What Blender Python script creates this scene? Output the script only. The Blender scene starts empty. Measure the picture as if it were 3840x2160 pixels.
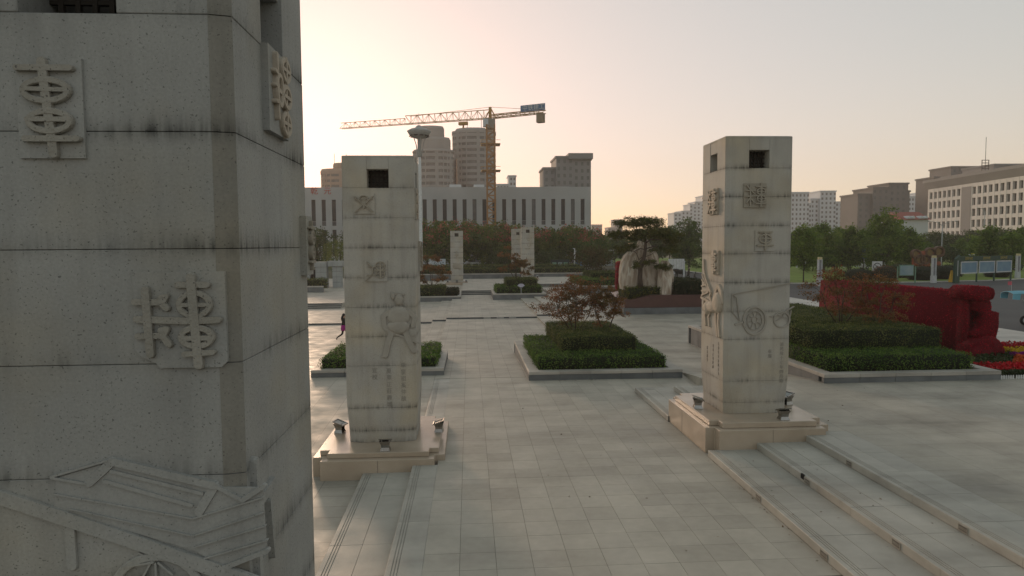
import bpy, bmesh, math, random
from mathutils import Vector, Matrix
R = math.radians
rnd = random.Random(7)
C = bpy.context.scene.collection
sc = bpy.context.scene

# ------------------------------------------------------------------ camera, sky, sun, exposure
EYE = Vector((0.0, 0.0, 5.27))
cam = bpy.data.cameras.new('camera'); cam.lens = 24.0; cam.sensor_width = 36.0
cam.clip_start = 0.1; cam.clip_end = 6000.0
cam_o = bpy.data.objects.new('camera', cam); C.objects.link(cam_o)
_p, _y, _r = R(3.58), R(3.57), R(-0.42)
_f = Vector((math.sin(_y)*math.cos(_p), math.cos(_y)*math.cos(_p), -math.sin(_p)))
_rt = Vector((math.cos(_y), -math.sin(_y), 0)); _up = _rt.cross(_f)
_X = _rt*math.cos(_r) + _up*math.sin(_r); _U = _up*math.cos(_r) - _rt*math.sin(_r)
_m = Matrix((_X, _U, -_f)).transposed().to_4x4(); _m.translation = EYE
cam_o.matrix_world = _m
sc.camera = cam_o

SUN_AZ = R(-16.0)          # from +Y towards -X
SUN_EL = R(7.0)
wd = bpy.data.worlds.new('World'); sc.world = wd; wd.use_nodes = True
nt = wd.node_tree; nt.nodes.clear()
sky = nt.nodes.new('ShaderNodeTexSky'); sky.sky_type = 'NISHITA'; sky.sun_disc = False
sky.sun_elevation = SUN_EL; sky.sun_rotation = SUN_AZ
sky.altitude = 30; sky.air_density = 1.0; sky.dust_density = 1.0; sky.ozone_density = 1.0
# thick evening haze evens the sky out: compress its range and tint it, the same all round
sp_ = nt.nodes.new('ShaderNodeSeparateColor'); cb_ = nt.nodes.new('ShaderNodeCombineColor')
for k_, ex_ in enumerate((0.44, 0.385, 0.475)):
    pw_ = nt.nodes.new('ShaderNodeMath'); pw_.operation = 'POWER'; pw_.inputs[1].default_value = ex_
    nt.links.new(sp_.outputs[k_], pw_.inputs[0]); nt.links.new(pw_.outputs[0], cb_.inputs[k_])
tn = nt.nodes.new('ShaderNodeVectorMath'); tn.operation = 'MULTIPLY'; tn.inputs[1].default_value = (2.94, 2.78, 2.34)
bg = nt.nodes.new('ShaderNodeBackground'); bg.inputs['Strength'].default_value = 0.15
wo = nt.nodes.new('ShaderNodeOutputWorld')
nt.links.new(sky.outputs[0], sp_.inputs[0]); nt.links.new(cb_.outputs[0], tn.inputs[0]); nt.links.new(tn.outputs[0], bg.inputs['Color']); nt.links.new(bg.outputs[0], wo.inputs['Surface'])

sl = bpy.data.lights.new('sun', 'SUN'); sl.energy = 3.0; sl.angle = R(7.0); sl.color = (1.0, 0.70, 0.47)
so = bpy.data.objects.new('sun', sl); C.objects.link(so)
_d = Vector((math.sin(SUN_AZ)*math.cos(SUN_EL), math.cos(SUN_AZ)*math.cos(SUN_EL), math.sin(SUN_EL)))
so.rotation_euler = _d.to_track_quat('Z', 'Y').to_euler(); so.location = _d*60

sc.view_settings.view_transform = 'Standard'; sc.view_settings.look = 'None'
sc.view_settings.exposure = 0.0; sc.view_settings.gamma = 1.0
sc.render.engine = 'CYCLES'
sc.cycles.use_denoising = True
sc.cycles.max_bounces = 6; sc.cycles.diffuse_bounces = 3; sc.cycles.glossy_bounces = 3
sc.cycles.transmission_bounces = 3; sc.cycles.volume_bounces = 1; sc.cycles.transparent_max_bounces = 6
sc.cycles.sample_clamp_indirect = 4.0

# ------------------------------------------------------------------ materials
MATS = {}
def mat(name, col, rough=0.8, col2=None, nscale=4.0, bump=0.0, bscale=40.0, spec=0.3, metal=0.0, detail=4.0, stretch=None, coord='Object', speck=None, emit=None):
    """procedural material: two colours mixed by noise, fine bump, optional dark specks"""
    if name in MATS: return MATS[name]
    m = bpy.data.materials.new(name); m.use_nodes = True; t = m.node_tree; n = t.nodes; L = t.links
    b = n['Principled BSDF']; b.inputs['Roughness'].default_value = rough; b.inputs['Metallic'].default_value = metal
    b.inputs['Specular IOR Level'].default_value = spec
    src = n.new('ShaderNodeNewGeometry').outputs['Position'] if coord == 'World' else n.new('ShaderNodeTexCoord').outputs[coord]
    if stretch:
        mp = n.new('ShaderNodeMapping'); mp.inputs['Scale'].default_value = stretch; L.new(src, mp.inputs[0]); src = mp.outputs[0]
    c2 = col2 or tuple(c*0.75 for c in col)
    nz = n.new('ShaderNodeTexNoise'); nz.inputs['Scale'].default_value = nscale; nz.inputs['Detail'].default_value = detail; L.new(src, nz.inputs['Vector'])
    rp = n.new('ShaderNodeMapRange'); rp.inputs[1].default_value = 0.3; rp.inputs[2].default_value = 0.7; L.new(nz.outputs[0], rp.inputs[0])
    mx = n.new('ShaderNodeMix'); mx.data_type = 'RGBA'; mx.inputs[6].default_value = (*col, 1); mx.inputs[7].default_value = (*c2, 1); L.new(rp.outputs[0], mx.inputs[0])
    out = mx.outputs[2]
    if speck:
        n2 = n.new('ShaderNodeTexNoise'); n2.inputs['Scale'].default_value = speck[0]; n2.inputs['Detail'].default_value = 2; L.new(src, n2.inputs['Vector'])
        r2 = n.new('ShaderNodeMapRange'); r2.inputs[1].default_value = speck[1]; r2.inputs[2].default_value = speck[1]+0.06; L.new(n2.outputs[0], r2.inputs[0])
        m2 = n.new('ShaderNodeMix'); m2.data_type = 'RGBA'; m2.inputs[7].default_value = (*speck[2], 1); L.new(out, m2.inputs[6]); L.new(r2.outputs[0], m2.inputs[0]); out = m2.outputs[2]
    L.new(out, b.inputs['Base Color'])
    if bump:
        n3 = n.new('ShaderNodeTexNoise'); n3.inputs['Scale'].default_value = bscale; n3.inputs['Detail'].default_value = 4; L.new(src, n3.inputs['Vector'])
        bp = n.new('ShaderNodeBump'); bp.inputs['Strength'].default_value = bump; bp.inputs['Distance'].default_value = 0.02; L.new(n3.outputs[0], bp.inputs['Height']); L.new(bp.outputs[0], b.inputs['Normal'])
    if emit:
        b.inputs['Emission Color'].default_value = (*emit[0], 1); b.inputs['Emission Strength'].default_value = emit[1]
    MATS[name] = m
    return m

def leaf_mat(name, ca, cb, cc=None, scale=1.2, trans=0.25):
    """foliage: colour varies in clumps and from leaf to leaf, light passes through"""
    if name in MATS: return MATS[name]
    m = bpy.data.materials.new(name); m.use_nodes = True; t = m.node_tree; n = t.nodes; L = t.links
    b = n['Principled BSDF']; b.inputs['Roughness'].default_value = 0.6; b.inputs['Specular IOR Level'].default_value = 0.15
    tc = n.new('ShaderNodeTexCoord'); g = n.new('ShaderNodeNewGeometry')
    nz = n.new('ShaderNodeTexNoise'); nz.inputs['Scale'].default_value = scale; nz.inputs['Detail'].default_value = 3; L.new(tc.outputs['Object'], nz.inputs['Vector'])
    ad = n.new('ShaderNodeMath'); ad.operation = 'MULTIPLY_ADD'; ad.inputs[1].default_value = 0.35; L.new(g.outputs['Random Per Island'], ad.inputs[0]); L.new(nz.outputs[0], ad.inputs[2])
    cr = n.new('ShaderNodeValToRGB'); e = cr.color_ramp.elements
    e[0].position = 0.42; e[0].color = (*ca, 1); e[1].position = 0.72; e[1].color = (*cb, 1)
    if cc:
        x = e.new(0.86); x.color = (*cc, 1)
    L.new(ad.outputs[0], cr.inputs[0]); L.new(cr.outputs[0], b.inputs['Base Color'])
    tr = n.new('ShaderNodeBsdfTranslucent'); L.new(cr.outputs[0], tr.inputs['Color'])
    ms = n.new('ShaderNodeMixShader'); ms.inputs[0].default_value = trans
    L.new(b.outputs[0], ms.inputs[1]); L.new(tr.outputs[0], ms.inputs[2]); L.new(ms.outputs[0], n['Material Output'].inputs['Surface'])
    MATS[name] = m
    return m

# ------------------------------------------------------------------ mesh helpers
class MB:
    """collects boxes, prisms, tubes ... ; build() links them as ONE mesh object"""
    def __init__(s): s.v = []; s.f = []
    def add(s, vs, fs):
        o = len(s.v); s.v += [tuple(v) for v in vs]; s.f += [tuple(i+o for i in f) for f in fs]; return s
    def box(s, x0, x1, y0, y1, z0, z1):
        return s.add([(x0,y0,z0),(x1,y0,z0),(x1,y1,z0),(x0,y1,z0),(x0,y0,z1),(x1,y0,z1),(x1,y1,z1),(x0,y1,z1)],
                     [(0,3,2,1),(4,5,6,7),(0,1,5,4),(1,2,6,5),(2,3,7,6),(3,0,4,7)])
    def cbox(s, x, y, z, sx, sy, sz): return s.box(x-sx/2,x+sx/2,y-sy/2,y+sy/2,z-sz/2,z+sz/2)
    def prism(s, poly, h0, h1, fn=None):
        """polygon (a,b) extruded from h0 to h1; fn maps (a,b,h) to xyz"""
        fn = fn or (lambda a,b,h: (a,b,h)); n = len(poly)
        vs = [fn(a,b,h0) for a,b in poly] + [fn(a,b,h1) for a,b in poly]
        fs = [tuple(range(n-1,-1,-1)), tuple(range(n,2*n))] + [(i,(i+1)%n,n+(i+1)%n,n+i) for i in range(n)]
        return s.add(vs, fs)
    def loft(s, rings, caps=True, close=True):
        n = len(rings[0]); vs = [p for r in rings for p in r]; fs = []
        for k in range(len(rings)-1):
            for i in range(n if close else n-1): fs.append((k*n+i, k*n+(i+1)%n, (k+1)*n+(i+1)%n, (k+1)*n+i))
        if caps: fs += [tuple(range(n-1,-1,-1)), tuple(range((len(rings)-1)*n, len(rings)*n))]
        return s.add(vs, fs)
    def tube(s, pts, rad, n=6, caps=True):
        pts = [Vector(p) for p in pts]; rs = rad if isinstance(rad,(list,tuple)) else [rad]*len(pts); rings = []
        for i,p in enumerate(pts):
            d = (pts[min(i+1,len(pts)-1)] - pts[max(i-1,0)]); d = d.normalized() if d.length > 1e-9 else Vector((0,0,1))
            a = Vector((0,0,1)) if abs(d.z) < 0.9 else Vector((1,0,0)); u = d.cross(a).normalized(); w = d.cross(u)
            rings.append([p + (u*math.cos(2*math.pi*k/n) + w*math.sin(2*math.pi*k/n))*rs[i] for k in range(n)])
        return s.loft(rings, caps)
    def lathe(s, prof, cx=0, cy=0, z=0, n=16, caps=True):
        return s.loft([[(cx+r*math.cos(2*math.pi*k/n), cy+r*math.sin(2*math.pi*k/n), z+h) for k in range(n)] for r,h in prof], caps)
    def ell(s, c, r, nu=10, nv=7, jit=0, rg=None):
        rings = []
        for j in range(nv+1):
            th = math.pi*(j/nv)*0.98+0.03; rr = math.sin(th); zz = -math.cos(th)
            rings.append([(c[0]+r[0]*rr*math.cos(2*math.pi*k/nu)*(1+(rg.uniform(-jit,jit) if jit else 0)), c[1]+r[1]*rr*math.sin(2*math.pi*k/nu)*(1+(rg.uniform(-jit,jit) if jit else 0)), c[2]+r[2]*zz) for k in range(nu)])
        return s.loft(rings, True)
    def mesh(s, name, smooth=False):
        me = bpy.data.meshes.new(name); me.from_pydata(s.v, [], s.f); me.update()
        if smooth: me.polygons.foreach_set('use_smooth', [True]*len(me.polygons))
        return me
    def build(s, name, m, parent=None, loc=(0,0,0), rot=(0,0,0), smooth=False, bevel=0.0, seg=1):
        return obj(name, s.mesh(name, smooth), m, parent, loc, rot, bevel, seg)

def obj(name, me, m, parent=None, loc=(0,0,0), rot=(0,0,0), bevel=0.0, seg=1):
    if m is not None and not me.materials: me.materials.append(m)
    if bevel:
        bm = bmesh.new(); bm.from_mesh(me)
        bmesh.ops.bevel(bm, geom=bm.edges[:], offset=bevel, segments=seg, affect='EDGES', clamp_overlap=True)
        bm.to_mesh(me); bm.free(); me.update()
    o = bpy.data.objects.new(name, me); C.objects.link(o); o.location = loc; o.rotation_euler = rot
    if parent is not None: o.parent = parent
    return o
def tag(o, label, cat, group=None):
    o['label'] = label; o['category'] = cat
    if group: o['group'] = group
    return o
def thing(name, label, cat, loc=(0,0,0), rz=0.0, group=None):
    o = bpy.data.objects.new(name, None); C.objects.link(o); o.location = loc; o.rotation_euler = (0,0,rz); o.empty_display_size = 0.2
    return tag(o, label, cat, group)
def struct(o, kind='structure'): o['kind'] = kind; return o
def dup(root, loc, rz=0.0, label=None, group=None, scale=None):
    r = root.copy(); C.objects.link(r); r.location = loc; r.rotation_euler = (0,0,rz)
    if scale: r.scale = scale if isinstance(scale, tuple) else (scale,)*3
    if label: r['label'] = label
    if group: r['group'] = group
    for ch in list(root.children):
        c = ch.copy(); C.objects.link(c); c.parent = r
        for g in list(ch.children):
            d = g.copy(); C.objects.link(d); d.parent = c
    return r
def smooth01(t): t = max(0.0, min(1.0, t)); return t*t*(3-2*t)
def interp(tab, x):
    if x <= tab[0][0]: return tab[0][1]
    for (a,b),(c,d) in zip(tab, tab[1:]):
        if x <= c: return b + (d-b)*(x-a)/(c-a) if c > a else d
    return tab[-1][1]

def text_mesh(body, size, depth, m, name, parent, loc, rot, spacing=1.0, vertical=False):
    """lettering as real geometry from the built-in font"""
    cu = bpy.data.curves.new(name, 'FONT'); cu.body = '\n'.join(body) if vertical else body
    cu.size = size; cu.extrude = depth; cu.align_x = 'CENTER'; cu.align_y = 'CENTER'; cu.resolution_u = 2
    cu.space_line = spacing; cu.space_character = 1.0 if vertical else spacing
    t = bpy.data.objects.new(name, cu); C.objects.link(t)
    dg = bpy.context.evaluated_depsgraph_get(); me = bpy.data.meshes.new_from_object(t.evaluated_get(dg))
    bpy.data.objects.remove(t); me.name = name; me.materials.clear()
    return obj(name, me, m, parent, loc, rot)
# ------------------------------------------------------------------ paving materials
def paving(name, col, ox=0.0, oy=0.0, sx=0.607, sy=0.62, joint=0.012, rough=0.58, var=0.07, stain=0.25, jdark=0.45, tiles=True, stagger=0.0):
    if name in MATS: return MATS[name]
    m = bpy.data.materials.new(name); m.use_nodes = True; t = m.node_tree; n = t.nodes; L = t.links
    b = n['Principled BSDF']; b.inputs['Roughness'].default_value = rough; b.inputs['Specular IOR Level'].default_value = 0.28
    pos = n.new('ShaderNodeNewGeometry').outputs['Position']
    def math_(op, a, bb=None, c=None):
        q = n.new('ShaderNodeMath'); q.operation = op
        for i, v in enumerate((a, bb, c)):
            if v is None: continue
            if hasattr(v, 'default_value') or hasattr(v, 'is_output'): L.new(v, q.inputs[i])
            else: q.inputs[i].default_value = v
        return q.outputs[0]
    def noise(scale, detail=4, vec=pos, rough_=0.5):
        q = n.new('ShaderNodeTexNoise'); q.inputs['Scale'].default_value = scale; q.inputs['Detail'].default_value = detail; q.inputs['Roughness'].default_value = rough_; L.new(vec, q.inputs['Vector']); return q.outputs[0]
    def rng(v, a, bb, c=0.0, d=1.0):
        q = n.new('ShaderNodeMapRange'); L.new(v, q.inputs[0]); q.inputs[1].default_value = a; q.inputs[2].default_value = bb; q.inputs[3].default_value = c; q.inputs[4].default_value = d; return q.outputs[0]
    val = math_('ADD', rng(noise(0.55, 5, rough_=0.6), 0.35, 0.75, 1.0+var*0.6, 1.0-stain), rng(noise(6.0, 5), 0.3, 0.7, -var*0.5, var*0.5))
    st = n.new('ShaderNodeMapping'); st.inputs['Scale'].default_value = (0.09, 0.42, 1.0); L.new(pos, st.inputs[0])
    val = math_('MULTIPLY', val, rng(noise(1.0, 5, st.outputs[0], 0.65), 0.52, 0.72, 1.0, 1.0-stain))
    val = math_('MULTIPLY', val, rng(noise(160.0, 2), 0.3, 0.7, 0.93, 1.06))
    if tiles:
        sep = n.new('ShaderNodeSeparateXYZ'); L.new(pos, sep.inputs[0])
        u = math_('DIVIDE', math_('SUBTRACT', sep.outputs[0], ox), sx); v = math_('DIVIDE', math_('SUBTRACT', sep.outputs[1], oy), sy)
        if stagger: u = math_('ADD', u, math_('MULTIPLY', math_('FLOOR', v), stagger))
        fu = math_('FRACT', u); fv = math_('FRACT', v)
        du = math_('MULTIPLY', math_('MINIMUM', fu, math_('SUBTRACT', 1.0, fu)), sx); dv = math_('MULTIPLY', math_('MINIMUM', fv, math_('SUBTRACT', 1.0, fv)), sy)
        jt = rng(math_('MINIMUM', du, dv), joint*0.4, joint, jdark, 1.0)
        cb = n.new('ShaderNodeCombineXYZ'); L.new(math_('FLOOR', u), cb.inputs[0]); L.new(math_('FLOOR', v), cb.inputs[1])
        wn = n.new('ShaderNodeTexWhiteNoise'); wn.noise_dimensions = '2D'; L.new(cb.outputs[0], wn.inputs['Vector'])
        val = math_('MULTIPLY', math_('MULTIPLY', val, jt), rng(wn.outputs['Value'], 0.0, 1.0, 1.0-var, 1.0+var))
    else:
        val = math_('MULTIPLY', val, rng(n.new('ShaderNodeObjectInfo').outputs['Random'], 0.0, 1.0, 1.0-var, 1.0+var))
    mx = n.new('ShaderNodeVectorMath'); mx.operation = 'SCALE'; mx.inputs[0].default_value = col; L.new(val, mx.inputs[3])
    L.new(mx.outputs[0], b.inputs['Base Color'])
    L.new(rng(noise(1.3, 4), 0.3, 0.7, rough-0.10, rough+0.14), b.inputs['Roughness'])
    bp = n.new('ShaderNodeBump'); bp.inputs['Strength'].default_value = 0.25; bp.inputs['Distance'].default_value = 0.004; L.new(noise(90.0, 3), bp.inputs['Height']); L.new(bp.outputs[0], b.inputs['Normal'])
    MATS[name] = m
    return m

PAVE = (0.41, 0.38, 0.325)
M_slab = paving('granite_slab', PAVE, tiles=False, var=0.085, stain=0.22)
M_tile = paving('granite_tiles', PAVE, ox=-0.82, oy=10.2, stain=0.30, jdark=0.62)
M_step = paving('granite_step', (0.42,0.40,0.355), tiles=False, var=0.06, stain=0.3)
M_plaza = paving('granite_plaza', (0.40,0.37,0.315), ox=8.35, oy=0.0, sx=1.2, sy=0.9, var=0.06, stain=0.38, jdark=0.72)
M_low = paving('granite_lower', PAVE, ox=-2.6, oy=0.2, sx=0.9, sy=0.6, var=0.07, jdark=0.6)
M_pale = paving('pale_pavement', (0.47,0.45,0.42), sx=0.8, sy=0.8, var=0.05, jdark=0.8)
M_joint = mat('mortar', (0.10, 0.09, 0.08), 0.9)
M_riser = mat('riser_stone', (0.30, 0.285, 0.26), 0.55, (0.22,0.215,0.205), 2.0, 0.2, 60, coord='World')
M_riser_shade = mat('riser_shade_tone', (0.10, 0.105, 0.11), 0.5, (0.06,0.065,0.07), 2.0, coord='World')  # dark tone stands for the shade on risers facing away from the sun

def strip(name, xs, prof, m, side=None, base=-1.7, kind='structure'):
    """a paved strip: xs = [(Y, xleft, xright)...], prof = [(Y, z)...]; a repeated Y is a riser; closed down to base"""
    mb = MB(); pts = []
    for Y, z in prof:
        pts.append((interp([(a,b) for a,b,c in xs], Y), interp([(a,c) for a,b,c in xs], Y), Y, z))
    for (a,b,Y,z),(c,d,Y2,z2) in zip(pts, pts[1:]): mb.add([(a,Y,z),(b,Y,z),(d,Y2,z2),(c,Y2,z2)], [(0,1,2,3)])
    for (a,b,Y,z),(c,d,Y2,z2) in zip(pts, pts[1:]):
        if Y2 > Y:
            mb.add([(a,Y,base),(a,Y,z),(c,Y2,z2),(c,Y2,base)], [(0,1,2,3)]); mb.add([(b,Y,base),(d,Y2,base),(d,Y2,z2),(b,Y,z)], [(0,1,2,3)])
    for (a,b,Y,z) in (pts[0], pts[-1]): mb.add([(a,Y,base),(b,Y,base),(b,Y,z),(a,Y,z)], [(0,1,2,3)])
    return struct(mb.build(name, m), kind)

def risers3(mb_top, mb_r, x0, x1, Y, z0, rise, run, n=3): pass

# ---- wide ground, to the horizon, with the plaza's hollow left open
g = MB(); X0, X1, Y0, Y1, BIG, zg = -60.0, 26.0, -20.0, 112.0, 3000.0, -0.05
g.add([(-BIG,-BIG,zg),(BIG,-BIG,zg),(BIG,Y0,zg),(-BIG,Y0,zg)], [(0,1,2,3)]); g.add([(-BIG,Y1,zg),(BIG,Y1,zg),(BIG,BIG,zg),(-BIG,BIG,zg)], [(0,1,2,3)])
g.add([(-BIG,Y0,zg),(X0,Y0,zg),(X0,Y1,zg),(-BIG,Y1,zg)], [(0,1,2,3)]); g.add([(X1,Y0,zg),(BIG,Y0,zg),(BIG,Y1,zg),(X1,Y1,zg)], [(0,1,2,3)])
g.add([(X0,Y0,-1.75),(X1,Y0,-1.75),(X1,Y1,-1.75),(X0,Y1,-1.75)], [(0,1,2,3)])
struct(g.build('ground', mat('ground_earth', (0.13,0.12,0.09), 0.95, (0.07,0.085,0.04), 0.05, coord='World')))

# ---- central walkway: base sheet, then individual slabs near by
LFT = [(-20,-0.82,5.86),(26.99,-0.82,5.86),(26.995,-1.42,5.86),(36,-1.78,5.15),(120,-1.78,5.15)]
walk = strip('walkway', [(-20,-0.82,5.86),(30,-0.82,5.86)], [(-20,-0.012),(26.99,-0.012)], mat('bedding_mortar',(0.14,0.13,0.115),1.0,spec=0.0))
strip('walkway_slope', LFT, [(26.995,0.0),(29,-0.05),(34,-0.25),(37,-0.30),(52,-0.31)], M_tile)
sl_b = MB().box(-0.3008,0.3008,-0.3073,0.3073,-0.05,0.0).mesh('slab'); sl_b.materials.append(M_slab)
k = 0
for j in range(27):
    for i in range(11):
        o = obj('slab', sl_b, None, walk, (-0.82+0.607*(i+0.5), 10.2+0.62*(j+0.5), rnd.uniform(-0.001,0.001)))
strip('walkway_far', [(52,-1.78,5.15),(120,-1.78,5.15)], [(52.003,-0.20),(75.8,-0.20)], M_tile)

# ---- stairs along both sides of the walkway
def nosing_mesh(w, length, h, flip):
    """stone with three anti-slip grooves near its front edge (front = -x, or +x if flipped)"""
    p = [(0,-h),(0,-0.012),(0.012,0)]
    for a in (0.09,0.14,0.19): p += [(a,0),(a,-0.012),(a+0.018,-0.012),(a+0.018,0)]
    p += [(w,0),(w,-h)]
    if flip: p = [(-a,b) for a,b in p][::-1]
    L2 = length/2-0.004
    mb = MB(); n = len(p)
    mb.add([(a,-L2,b) for a,b in p]+[(a,L2,b) for a,b in p], [(i,(i+1)%n,n+(i+1)%n,n+i)[::-1] for i in range(n)])
    # end caps as strips between groove bottoms (keeps them planar)
    mb.add([(a,-L2,b) for a,b in p],[tuple(range(n))]); mb.add([(a,L2,b) for a,b in p],[tuple(range(n))[::-1]])
    me = mb.mesh('step_stone'); bm = bmesh.new(); bm.from_mesh(me); bmesh.ops.recalc_face_normals(bm, faces=bm.faces[:]); bm.to_mesh(me); bm.free()
    me.materials.append(M_step); return me
def plain_mesh(w, length, h=0.05):
    me = MB().box(0.004,w-0.004,-length/2+0.004,length/2-0.004,-h,0).mesh('tread_slab'); me.materials.append(M_step); return me
def flight(name, x0, w, z, Ya, Yb, dirn, nose_w, ln, phase=0.0, h=0.158, label=None):
    """one step: base strip, a row of grooved edge stones and a row of tread slabs"""
    base = strip(name, [(Ya,x0+0.02,x0+w),(Yb,x0+0.02,x0+w)], [(Ya,z-0.022),(Yb,z-0.022)], M_joint)
    nm = nosing_mesh(nose_w-0.004, ln, h, False); pm = plain_mesh(w-nose_w, ln)
    Y = Ya-phase
    while Y < Yb-0.05:
        a, b = max(Y,Ya), min(Y+ln,Yb); s = (b-a)/ln
        o = obj('step_stone', nm, None, base, (x0,(a+b)/2,z+rnd.uniform(-.003,.003)), (0,0,rnd.uniform(-.002,.002))); o.scale = (1,s,1)
        o = obj('tread_slab', pm, None, base, (x0+nose_w,(a+b)/2,z+rnd.uniform(-.003,.003))); o.scale = (1,s,1)
        Y += ln
    return base
# right side climbs in three steps to the upper plaza
r1 = flight('right_step', 5.86, 1.23, 0.16, 6.4, 16.32, 1, 0.62, 1.22)
flight('right_step', 5.86, 1.23, 0.16, 19.75, 23.8, 1, 0.62, 1.22)
r2 = flight('right_step', 7.09, 1.26, 0.32, 6.4, 16.32, 1, 0.62, 1.22, 0.4)
flight('right_step', 7.09, 1.26, 0.32, 19.75, 23.2, 1, 0.62, 1.22)
r3 = flight('right_step', 8.35, 1.22, 0.48, 6.4, 16.6, 1, 0.62, 1.3, 0.7)
# left side drops in two steps: the walkway's own edge stones, then a lower tread
flight('left_step', -1.42, 0.60, 0.0, 8.0, 16.25, 1, 0.598, 1.22)
flight('left_step', -1.42, 0.60, 0.0, 20.1, 26.9, 1, 0.598, 1.22)
flight('left_step', -2.60, 1.18, -0.16, 8.0, 16.25, 1, 0.60, 1.22, 0.6)

# recessed vents let into the risers
def vent(parent, x, Y, z, broken=False):
    f = MB(); 
    for a in (-0.115,0.10): f.box(-0.012,0.006,a,a+0.015,-0.055,0.055)
    for b in (-0.055,0.043): f.box(-0.012,0.006,-0.1,0.1,b,b+0.012)
    for b in (-0.022,0.004): f.box(-0.010,0.004,-0.1,0.1,b,b+0.012)
    fr = f.build('step_light', mat('vent_metal',(0.36,0.33,0.28),0.6), parent, (x-0.003,Y,z))
    MB().box(-0.004,0.0,-0.1,0.1,-0.045,0.045).build('dark_slot', mat('vent_slot',(0.10,0.09,0.08),0.9), fr)
for (p,x,Y,z) in ((r1,5.86,13.35,0.075),(r1,5.86,10.75,0.075),(r2,7.09,13.75,0.235),(r2,7.09,10.72,0.235),(r3,8.35,14.35,0.395),(r3,8.35,10.85,0.395)): vent(p,x,Y,z)
MB().box(-0.005,0.03,-0.07,0.07,-0.03,0.075).build('broken_corner', mat('dark_slot',(0.012,0.012,0.012),0.9), r2, (7.085,13.95,0.25))

# ---- other paved levels
strip('lower_plaza', [(-20,-60,-2.6),(26.9,-60,-2.6),(36,-60,-2.85),(90,-60,-2.85)], [(-20,-0.32),(17,-0.32),(26.9,0.0),(29,-0.05),(36,-0.62),(52,-0.62)], M_low)
strip('lower_plaza', [(52,-60,-2.85),(90,-60,-2.85)], [(52.003,-0.50),(64.4,-0.50)], M_low)
strip('lower_step', [(-20,-2.6,-1.42),(26.9,-2.6,-1.42),(36,-2.85,-1.78),(80,-2.85,-1.78)], [(16.2,-0.16),(19,-0.16),(26.9,0.0),(29,-0.05),(36,-0.46),(52,-0.46)], M_tile)
strip('lower_step', [(52,-2.85,-1.78),(80,-2.85,-1.78)], [(52.003,-0.35),(70,-0.35)], M_tile)
strip('lower_plaza', [(64,-12.0,-1.78),(80,-12.0,-1.78)], [(64.4,-0.50),(70.5,-0.45)], M_low)
strip('side_paving', [(20,5.86,9.2),(40,5.86,9.2)], [(23.2,-0.02),(27,0.0),(29,-0.05),(34,-0.25),(36,-0.30)], M_plaza)
strip('upper_plaza', [(-20,9.57,70),(16.6,9.57,70),(16.601,8.35,60),(23,8.35,26.0),(30,8.8,26.0),(50,8.8,26.0)], [(-20,0.48),(16.6,0.48),(16.61,0.48),(23,0.48),(25.0,0.30),(27.5,0.0),(29,-0.05),(36,-0.20),(46,0.0),(66,0.05),(88,0.05)], M_plaza)
strip('side_paving', [(10,5.862,7.2),(30,5.862,7.2)], [(16.33,-0.006),(19.7,-0.006)], M_plaza)
strip('side_paving', [(36,5.15,9),(44,5.15,9)], [(36,-0.30),(42,-0.30)], M_plaza)
for x0,x1,dz,ya in ((5.15,6.5,0.15,41.8),(6.5,7.9,0.30,42.5),(7.9,9.2,0.45,43.2)):
    strip('far_right_step', [(36,x0,x1+0.02),(80,x0,x1+0.02)], [(ya,-0.31+dz),(52.0,-0.31+dz)], M_tile)
    strip('far_right_step', [(36,x0,x1+0.02),(80,x0,x1+0.02)], [(52.003,-0.20+dz),(69.0,-0.20+dz)], M_tile)
# cross step face: its shade is put into a dark colour; pale inlays on it
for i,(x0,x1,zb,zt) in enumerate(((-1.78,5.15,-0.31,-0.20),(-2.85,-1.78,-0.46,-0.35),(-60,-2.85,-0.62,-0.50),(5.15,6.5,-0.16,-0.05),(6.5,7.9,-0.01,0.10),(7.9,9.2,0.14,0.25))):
    f = struct(MB().box(x0+0.004,x1-0.004,51.97,52.0,zb+0.001,zt-0.012).build('cross_step_face', M_riser_shade))
    if i == 0:
        for xx in (1.05,2.05,3.0): MB().box(xx,xx+0.55,51.95,51.968,zb+0.01,zt-0.02).build('inlay', M_pale, f)
# upper far terrace behind three steps
for x0,x1,Y,z0 in ((-0.9,2.4,75.8,-0.20),(7.6,13.0,84.0,0.0),(-60,-12.0,64.4,-0.50)):
    for i in range(3):
        s = strip('terrace_step', [(Y,x0,x1),(Y+6,x0,x1)], [(Y+0.36*i,z0+0.15*(i+1)),(Y+0.36*(i+1)+0.02,z0+0.15*(i+1))], M_step)
        struct(MB().box(x0+.01,x1-.01,Y+0.36*i-0.006,Y+0.36*i-0.002,z0+0.15*i+0.01,z0+0.15*(i+1)-0.03).build('terrace_riser', M_riser_shade))  # thin dark sheet, the riser's shade given as colour
strip('far_terrace', [(70,-12.0,-0.9),(120,-12.0,-0.9)], [(70.5,-0.40),(76.9,-0.10),(88,-0.05),(112,0.05)], M_tile)
strip('far_terrace', [(70,-0.9,7.6),(120,-0.9,7.6)], [(76.88,0.25),(112,0.25)], M_tile)
strip('far_terrace', [(70,7.6,26),(120,7.6,26)], [(85.08,0.45),(112,0.45)], M_tile)
strip('left_terrace', [(60,-60,-12.0),(120,-60,-12.0)], [(65.48,-0.05),(80,0.0),(112,0.1)], M_low)
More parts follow.
